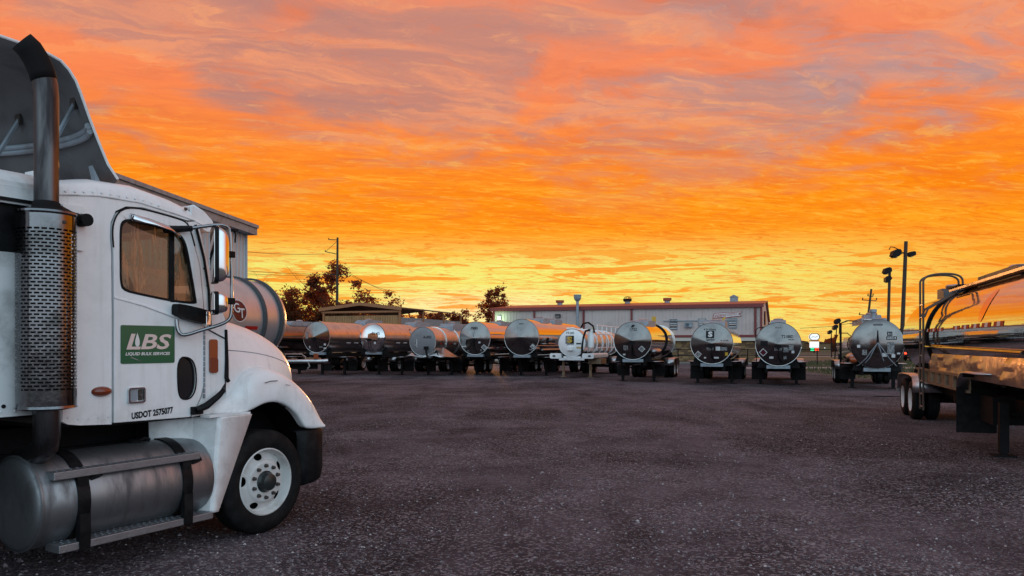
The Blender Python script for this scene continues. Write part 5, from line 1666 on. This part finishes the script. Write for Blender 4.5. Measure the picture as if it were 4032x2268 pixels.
# hood
HS = [(-.335, 1.07, 2.225), (-.1, 1.03, 2.20), (.12, .985, 2.165), (.32, .94, 2.115), (.48, .90, 2.06), (.62, .855, 2.00), (.74, .805, 1.93), (.84, .745, 1.84), (.91, .67, 1.72), (.955, .58, 1.58), (.98, .46, 1.45)]
rings = []
for X, w, zt in HS:
    q_ = []
    for k in range(25):
        a = -PI / 2 + PI * k / 24
        sy_ = math.copysign(abs(math.sin(a)) ** .55, math.sin(a))
        cz = abs(math.cos(a)) ** .62
        bow = .10 * (1 - abs(sy_)) * (1 if X > .3 else max(0, (X + .335) / .635))
        q_.append((X + bow, sy_ * w, 1.38 + (zt - 1.38) * cz))
    rings.append(q_)
MB().loft(rings).build('hood', M['paint'], tk, smooth=60)


def hood_pt(X, sy_):
    w, zt = interp(HS, X)
    cz = (1 - abs(sy_) ** (2 / .55)) ** .31
    bow = .10 * (1 - abs(sy_)) * (1 if X > .3 else max(0, (X + .335) / .635))
    return (X + bow + .001, sy_ * w - .001, 1.38 + (zt - 1.38) * cz)


MB().tube([hood_pt(X, -.955) for X in np.linspace(-.33, .86, 16)], .004, 5).build('hood_seam', M['galv'], tk)
MB().box(.86, 1.06, -.55, .55, .92, 1.5).build('grille', M['chrome'], tk, smooth=0, bevel=.03)


def fender(s):
    LIP = [(-.63, 1.25), (-.42, 1.252), (-.20, 1.235), (-.10, 1.275), (-.02, 1.31), (.08, 1.33), (.20, 1.328), (.33, 1.28), (.44, 1.205), (.52, 1.11), (.57, 1.04), (.61, 1.01), (.74, 1.0), (.87, 1.0)]
    CR = [(-.60, 1.35), (-.42, 1.38), (-.28, 1.47), (-.18, 1.57), (-.08, 1.635), (.05, 1.665), (.20, 1.655), (.36, 1.60), (.52, 1.515), (.66, 1.40), (.76, 1.30), (.83, 1.20), (.88, 1.10), (.905, 1.03)]
    rings = []
    for i, (l, c) in enumerate(zip(LIP, CR)):
        e = i / (len(LIP) - 1)
        k0 = min(1, i / 3)
        o_ = 1.09 + .12 * k0
        nose = max(0, e - .62) / .38
        inn = .62 - .0 * nose
        q_ = [(l[0], -(o_ - .10), l[1] + .0), (l[0], -(o_ - .012), l[1] - .012), (l[0], -(o_ - .0), l[1] + .006)]
        for f in (.25, .5, .75):
            q_.append((l[0] + (c[0] - l[0]) * f, -(o_ + .004 - .05 * f * f), l[1] + (c[1] - l[1]) * (f ** .85)))
        q_ += [(c[0], -(o_ - .085), c[1] - .012), (c[0] + .012, -(o_ - .16), c[1] + .012), (c[0] + .02 + .05 * nose, -(o_ - .26), c[1] + .022), (c[0] + .02 + .12 * nose, -(o_ - .42), c[1] + .02), (c[0] + .02 + .18 * nose, -(inn - .15), c[1] + .01)]
        rings.append([(x, y * (1 if s < 0 else -1), z) for x, y, z in q_])
    f = MB().loft(rings).build('fender', M['paint'], tk, smooth=50)
    m = f.modifiers.new('sub', 'SUBSURF')
    m.levels = m.render_levels = 1
    return f


fnd = fender(-1)
fender(1)
MB().tube([(.02, -1.213, 1.52), (.10, -1.211, 1.535), (.19, -1.208, 1.535)], .004, 5).build('scratch', M['ink'], fnd)
MB().tube([(.30, -1.212, 1.49), (.36, -1.21, 1.48)], .003, 5).build('scratch', M['dim_ink'], fnd)
# wheel well; dark box added in the engine's place to block light
MB().box(-.62, .8, -.62, .62, .55, 1.25).build('engine_light_block', M['frame'], tk, smooth=0)
for s in (-1, 1):
    MB().lathe([(s * .5, .0), (s * .5, .69), (s * 1.16, .695)], 'y', (.12, 0, .60), 28, R_(0), R_(180)).build('wheel_well', M['frame'], tk)
# hood latch
lt = MB().tube([(-.72, -1.125, 1.295), (-.62, -1.14, 1.33), (-.50, -1.15, 1.41), (-.43, -1.15, 1.47)], [.03, .035, .03, .022], 8).build('hood_latch', M['black'], tk)
MB().box(-.76, -.64, -1.13, -1.09, 1.255, 1.33).build('latch_base', M['black'], lt, smooth=0, bevel=.008)
# step skirt ahead of the tank
sk = MB()
top = [(-.98, -.80), (-.78, -.85), (-.62, -.96), (-.555, -1.10), (-.53, -1.18), (-.50, -1.2), (-.14, -1.2)]
bot = [(-.95, -.80), (-.80, -.86), (-.68, -.97), (-.625, -1.10), (-.605, -1.17), (-.58, -1.19), (-.53, -1.19)]
rows = []
for f in (0, .02, .2, .4, .6, .8, .97, 1.0):
    rows.append([(a[0] + (b[0] - a[0]) * f, a[1] + (b[1] - a[1]) * f, 1.22 + (.33 - 1.22) * f) for k, (a, b) in enumerate(zip(top, bot))])
sk.loft(rows)
skm = sk.build('step_skirt', M['paint'], tk, smooth=28, solid=.02)
MB().box(-.64, -.16, -1.21, -1.08, 1.222, 1.245).build('skirt_lip', M['paint'], skm, smooth=0)
MB().box(-.9, -.2, -.74, -.5, .4, 1.2).build('battery_box', M['frame'], tk, smooth=0)

# bumper
PB = [(.50, -1.16), (.60, -1.20), (.74, -1.21), (.86, -1.17), (.98, -1.06), (1.12, -.8), (1.22, -.4), (1.25, 0), (1.22, .4), (1.12, .8), (.98, 1.06), (.86, 1.17), (.74, 1.21), (.60, 1.20), (.50, 1.16)]
rows = []
for z, k in ((.40, .97), (.42, .985), (.55, 1.0), (.93, 1.0), (.975, .99), (.985, .97)):
    rows.append([(.3 + (x - .3) * k, y * k, z + (max(0, (.7 - x)) * .0) + (.10 * (x - .55) if z < .5 else 0)) for x, y in PB])
rows.append([(.3 + (x - .3) * .9, y * .93, .97) for x, y in PB])
bp = MB().loft(rows).build('bumper', M['black'], tk, smooth=40, solid=.015)
for s in (-1, 1):
    MB().plate(rrect(.62, .80, .70, .80, .02), [], lambda u, v, w_: (u, s * (1.2 + w_), v), -.01, .004).build('bumper_reflector', M['black'], bp, smooth=0) if s > 5 else None

# front wheels
_m = MB().lathe([(d, r) for d, r in tyre_prof(.29, .522, .325)], 'x', n=56)
_o = _m.build('tyre', M['rubber'])
FT = _o.data
bpy.data.objects.remove(_o)


def front_wheel(s):
    e = bpy.data.objects.new('front_wheel', FT)
    COL.objects.link(e)
    e.parent = tk
    e.location = (.06, s * 1.055, .522)
    e.rotation_euler = (0, 0, PI / 2 if s > 0 else -PI / 2)      # local +x points outwards
    prof = [(.135, .338), (.142, .326), (.12, .314), (.065, .308), (.05, .300)]
    MB().lathe(prof, 'x', n=48).build('rim_flange', M['rim'], e)
    mb = MB()
    hs = []
    for k in range(5):
        a = R_(30 + 72 * k)
        ca2, sa2 = math.cos(a), math.sin(a)
        hs.append([(.254 * ca2 + p * ca2 - q_ * sa2, .254 * sa2 + p * sa2 + q_ * ca2) for p, q_ in ell(0, 0, .033, .050, 14)])

    def dish(u, v, w):
        r = math.hypot(u, v)
        d = float(np.interp(r, [0, .10, .192, .203, .222, .27, .302], [.122, .122, .122, .117, .092, .062, .05]))
        return (d + w, u, v)

    # the disc in concentric rings so that it takes its dished shape
    mb.plate(ell(0, 0, .192, .192, 40), [ell(0, 0, .105, .105, 40)], dish, -.006, 0)
    mb.loft([[dish(r * math.cos(2 * PI * k / 40), r * math.sin(2 * PI * k / 40), 0) for k in range(40)] for r in (.192, .198, .205, .213, .218)], True)
    mb.plate(ell(0, 0, .302, .302, 60), hs + [ell(0, 0, .218, .218, 40)], dish, -.006, 0)
    mb.build('rim_disc', M['rim'], e, smooth=50)
    MB().lathe([(-.02, .0), (-.02, .30)], 'x', n=24).build('brake_drum', M['frame'], e)
    for k in range(10):
        a = R_(18 + 36 * k)
        MB().lathe([(.12, .021), (.128, .021), (.13, .018), (.152, .017), (.158, .010), (.16, 0)], 'x', (0, .160 * math.cos(a), .160 * math.sin(a)), 6).build('lug_nut', M['nut'], e, smooth=0)
    MB().lathe([(.10, .112), (.128, .110), (.14, .098), (.165, .088), (.19, .082), (.20, .06), (.202, .0)], 'x', n=28).build('hub_cap', M['hub'], e)
    return e


front_wheel(-1)
front_wheel(1)
MB().tube([(.06, -.95, .5), (.06, .95, .5)], .07, 8).build('front_axle', M['frame'], tk)
for s in (-1, 1):
    MB().box(-5.6, .9, s * .43 - .04, s * .43 + .04, .72, 1.0).build('chassis_rail', M['frame'], tk, smooth=0)
    for X in (-3.9, -5.2):
        w = link('drive_wheel', DUAL, tk, loc=(X, s * .95, .5), rotz=PI / 2 if s > 0 else -PI / 2)
        link('rim', DRIM, w)
MB().box(-3.6, -.6, -.40, .40, .8, 1.2).build('gearbox', M['frame'], tk, smooth=0)

# fuel tank, straps, steps
def dtank(s):
    y = s * .86
    t = MB()
    t.lathe([(-2.205, 0), (-2.205, .22), (-2.20, .30), (-2.185, .345), (-2.165, .365), (-2.15, .37), (-.62, .37), (-.60, .365), (-.585, .345), (-.575, .30), (-.57, 0)], 'x', (0, y, .66), 56)
    tt = t.build('fuel_tank', M['tank_alu'], tk, smooth=40)
    MB().lathe([(-2.172, .366), (-2.165, .378), (-2.15, .378), (-2.143, .369)], 'x', (0, y, .66), 56).build('end_seam', M['tank_alu'], tt)
    for X in (-1.84, -.89):
        MB().lathe([(X - .05, .371), (X - .05, .383), (X + .05, .383), (X + .05, .371)], 'x', (0, y, .66), 48).build('tank_strap', M['black'], tt)
    MB().lathe([(1.02, .055), (1.05, .06), (1.06, .05), (1.062, 0)], 'z', (-1.16, y - s * -.0, 0), 16).build('filler_cap', M['black'], tt)
    MB().tube([(-1.16, y, 1.03), (-1.06, y, 1.06), (-1.02, y + s * .02, 1.04)], .015, 6).build('cap_lever', M['black'], tt)
    return tt


ft_ = dtank(-1)
dtank(1)
for z, X0, X1, y0, y1, nm in ((.92, -2.08, -.76, -1.235, -1.05, 'upper_step'), (.35, -2.04, -.62, -1.235, -1.04, 'lower_step')):
    st = MB().box(X0, X1, y0, y1, z - .062, z).build(nm, M['step_alu'], tk, smooth=0, bevel=.006)
    k = int((X1 - X0) / .055)
    mb = MB()
    for i in range(k):
        for j in range(3):
            xx = X0 + .03 + i * .055 + (j % 2) * .02
            mb.add([(xx, y0 + .035 + j * .055, z + .001), (xx + .02, y0 + .022 + j * .055, z + .006), (xx + .04, y0 + .035 + j * .055, z + .001), (xx + .02, y0 + .048 + j * .055, z + .006)], [(0, 1, 2, 3)])
    tag(mb.build('tread_pattern', M['galv'], st, smooth=0), kind='stuff')
for X in (-1.84, -.89):
    MB().plate([(-1.22, .86), (-1.06, .86), (-1.06, .64), (-1.245, .56), (-1.25, .42), (-1.24, .29), (-1.20, .29), (-1.19, .5), (-1.23, .62)], [], lambda u, v, w_: (X + w_, u, v), -.045, .045).build('step_bracket', M['black'], tk, smooth=0)
    MB().tube([(X + .03, -1.16, .80), (X + .16, -1.2, .86)], .025, 6).build('step_brace', M['black'], tk)

# exhaust: muffler in a slotted heat shield, stack, elbow
EX, EY = -2.10, -1.17
ex = MB().lathe([(1.42, .0), (1.42, .165), (2.90, .165), (2.90, 0)], 'z', (EX, EY, 0), 28).build('muffler', M['soot'], tk)
NS = 26
mb = MB()
RR = .205


def cyl(a, z, r=RR):
    return (EX + r * math.cos(a), EY + r * math.sin(a), z)


ncol = NS * 8
vcache = {}


def vid(i, z):
    key = (i % ncol, round(z, 5))
    if key not in vcache:
        vcache[key] = len(mb.v)
        mb.v.append(cyl(2 * PI * (i % ncol) / ncol, z))
    return vcache[key]


def band(z0, z1, solid=True, off=0):
    for i in range(ncol):
        if not solid and (i + off) % 8 > 1:
            continue
        mb.f.append((vid(i, z0), vid(i + 1, z0), vid(i + 1, z1), vid(i, z1)))


z = 1.43
band(z, 1.56)
z = 1.56
row = 0
pitch = (2.79 - 1.56) / 46
while row < 46:
    band(z, z + pitch * .52, False, (row % 2) * 4)
    band(z + pitch * .52, z + pitch)
    z += pitch
    row += 1
band(2.79, 2.90)
shd = mb.build('heat_shield', M['shield'], ex, smooth=60)
MB().lathe([(2.885, RR), (2.90, RR + .008), (2.915, RR + .004), (2.92, RR - .03)], 'z', (EX, EY, 0), 40).build('shield_rim', M['shield'], ex)
MB().lathe([(1.41, RR - .02), (1.42, RR + .006), (1.44, RR)], 'z', (EX, EY, 0), 40).build('shield_rim', M['shield'], ex)
MB().add([cyl(R_(-62), 1.44, RR + .004), cyl(R_(-59), 1.44, RR + .004), cyl(R_(-59), 2.9, RR + .004), cyl(R_(-62), 2.9, RR + .004)], [(0, 1, 2, 3)]).build('shield_seam', M['ink'], ex, smooth=0)
MB().lathe([(-.012, 0), (-.01, .014), (0, .016)], 'y', (EX + .02, EY - RR + .003, 2.83), 10).build('screw', M['nut'], ex)
MB().tube([(EX, EY, 2.88), (EX, EY, 3.4), (EX, EY, 3.80), (EX - .006, EY + .005, 3.90), (EX - .026, EY + .015, 3.99)], [.085, .085, .085, .086, .087], 22, False).build('stack_pipe', M['stack'], tk)
MB().tube([(EX - .012, EY + .009, 3.93), (EX - .027, EY + .016, 3.99), (EX - .058, EY + .03, 4.075), (EX - .10, EY + .045, 4.145), (EX - .15, EY + .06, 4.19)], [.0885, .089, .09, .09, .086], 22, False).build('stack_tip', M['soot'], tk, smooth=50, solid=.006)
MB().lathe([(2.90, .12), (2.93, .13), (2.95, .10), (2.99, .095), (3.0, .086)], 'z', (EX, EY, 0), 24).build('stack_clamp', M['soot'], tk)
MB().tube([(EX, EY, 1.43), (EX + .01, EY + .01, 1.22), (EX + .02, EY + .05, 1.12), (EX + .03, EY + .22, 1.02), (EX + .05, EY + .45, .98)], .095, 16).build('exhaust_elbow', M['stack'], tk)
MB().plate(rrect(-1.94, -1.76, 2.66, 3.02, .02), [], fR(YS - .03), .0, .03).build('bracket_plate', M['paint'], tk, smooth=0, bevel=.005)
MB().tube([(EX + .08, EY - .01, 2.955), (-1.9, EY + .02, 2.93), (-1.80, EY + .03, 2.90)], [.04, .03, .045], 8).build('bracket_arm', M['black'], tk)
MB().lathe([(-.05, 0), (-.05, .05), (.08, .05), (.08, 0)], 'y', (-1.80, EY + .01, 2.90), 14).build('bracket_bush', M['soot'], tk)
MB().box(EX + .1, -1.78, EY + .06, YS, 2.86, 2.96).build('bracket_arm', M['black'], tk, smooth=0)
MB().box(EX - .12, EX + .02, EY + .05, -1.0, 1.6, 1.66).build('bracket_arm', M['black'], tk, smooth=0)

# mirrors
MA = -1.30
arm = MB()
arm.tube(soften([(-1.0, YS - .03, 2.935), (-.85, YS - .06, 2.955), (-.72, MA + .06, 2.99), (-.62, MA - .02, 3.015), (-.545, MA - .04, 3.005), (-.515, MA - .05, 2.96), (-.505, MA - .05, 2.6), (-.505, MA - .05, 2.2), (-.525, MA - .04, 2.13), (-.60, MA, 2.085), (-.74, YS - .14, 2.035), (-.86, YS - .07, 1.985), (-.90, YS - .05, 2.0), (-.91, YS - .03, 2.06), (-.91, YS - .02, 2.13)], 2), .0165, 8)
arm.build('mirror_arm', M['arm'], tk, smooth=60)
MB().tube([(-1.04, YS - .03, 2.93), (-.90, YS - .055, 2.95), (-.80, YS - .09, 2.965)], [.035, .03, .026], 8).build('arm_socket', M['black'], tk)
MB().plate(smoothpoly([(-.955, 2.155), (-.955, 2.26), (-.93, 2.275), (-.62, 2.225), (-.605, 2.2), (-.605, 2.10), (-.63, 2.09)], 1), [], fR(YS - .10), .0, .10).build('mirror_mount', M['black'], tk, smooth=30, recalc=True)
MB().box(-.655, -.602, YS - .104, YS - .0, 2.085, 2.215).build('mount_cap', M['chrome'], tk, smooth=0, bevel=.006)


def mirror(name, cx, cz, hw, hh, dep, yc):
    rings = []
    for k in range(8):
        a = k * PI / 2 / 7
        s_ = math.cos(a) ** .6 if k < 7 else .02
        rings.append([(dep * math.sin(a), p * s_, q_ * s_) for p, q_ in rrect(-hw, hw, -hh, hh, min(hw, hh) * .45, 5)])
    m = MB().loft(rings, True).build(name, M['chrome'], tk, smooth=60)
    loop = rrect(-hw - .006, hw + .006, -hh - .006, hh + .006, min(hw, hh) * .45, 5)
    MB().plate(loop, [], lambda u, v, w_: (w_, u, v), -.03, .004).build('mirror_rim', M['black'], m, smooth=30, recalc=True)
    MB().plate([(u * .9, v * .95) for u, v in loop], [], lambda u, v, w_: (w_, u, v), -.036, -.031).build('mirror_glass', M['mirror'], m, smooth=0)
    m.location = (cx, yc, cz)
    m.rotation_euler = (0, 0, R_(-27))
    return m


mirror('mirror', -.655, 2.725, .095, .255, .11, MA - .02)
mirror('convex_mirror', -.655, 2.285, .09, .10, .10, MA - .02)
for zz in (2.745, 2.31):
    MB().box(-.56, -.485, MA - .08, MA - .02, zz - .03, zz + .03).build('mirror_clamp', M['black'], tk, smooth=0, bevel=.008)
MB().tube([(-.50, MA - .06, 2.98), (-.47, MA - .06, 2.94), (-.475, MA - .06, 2.86)], .008, 6).box(-.52, -.46, MA - .09, MA - .02, 2.965, 2.985).build('lamp_wire', M['black'], tk)
for zz in (2.6, 2.4):
    pass
# chrome rain visor over the side window
rv = MB()
rows = []
for u, z, o in ((-1.36, 3.005, .03), (-1.30, 3.0, .08), (-1.2, 2.985, .125), (-1.05, 2.955, .14), (-.95, 2.925, .11), (-.91, 2.90, .05)):
    rows.append([(u, YS - .012, z + .02), (u, YS - o * .5, z + .008), (u + .01, YS - o, z - .045)])
rv.loft(rows)
rv.build('rain_visor', M['chrome'], tk, smooth=50, solid=.012)
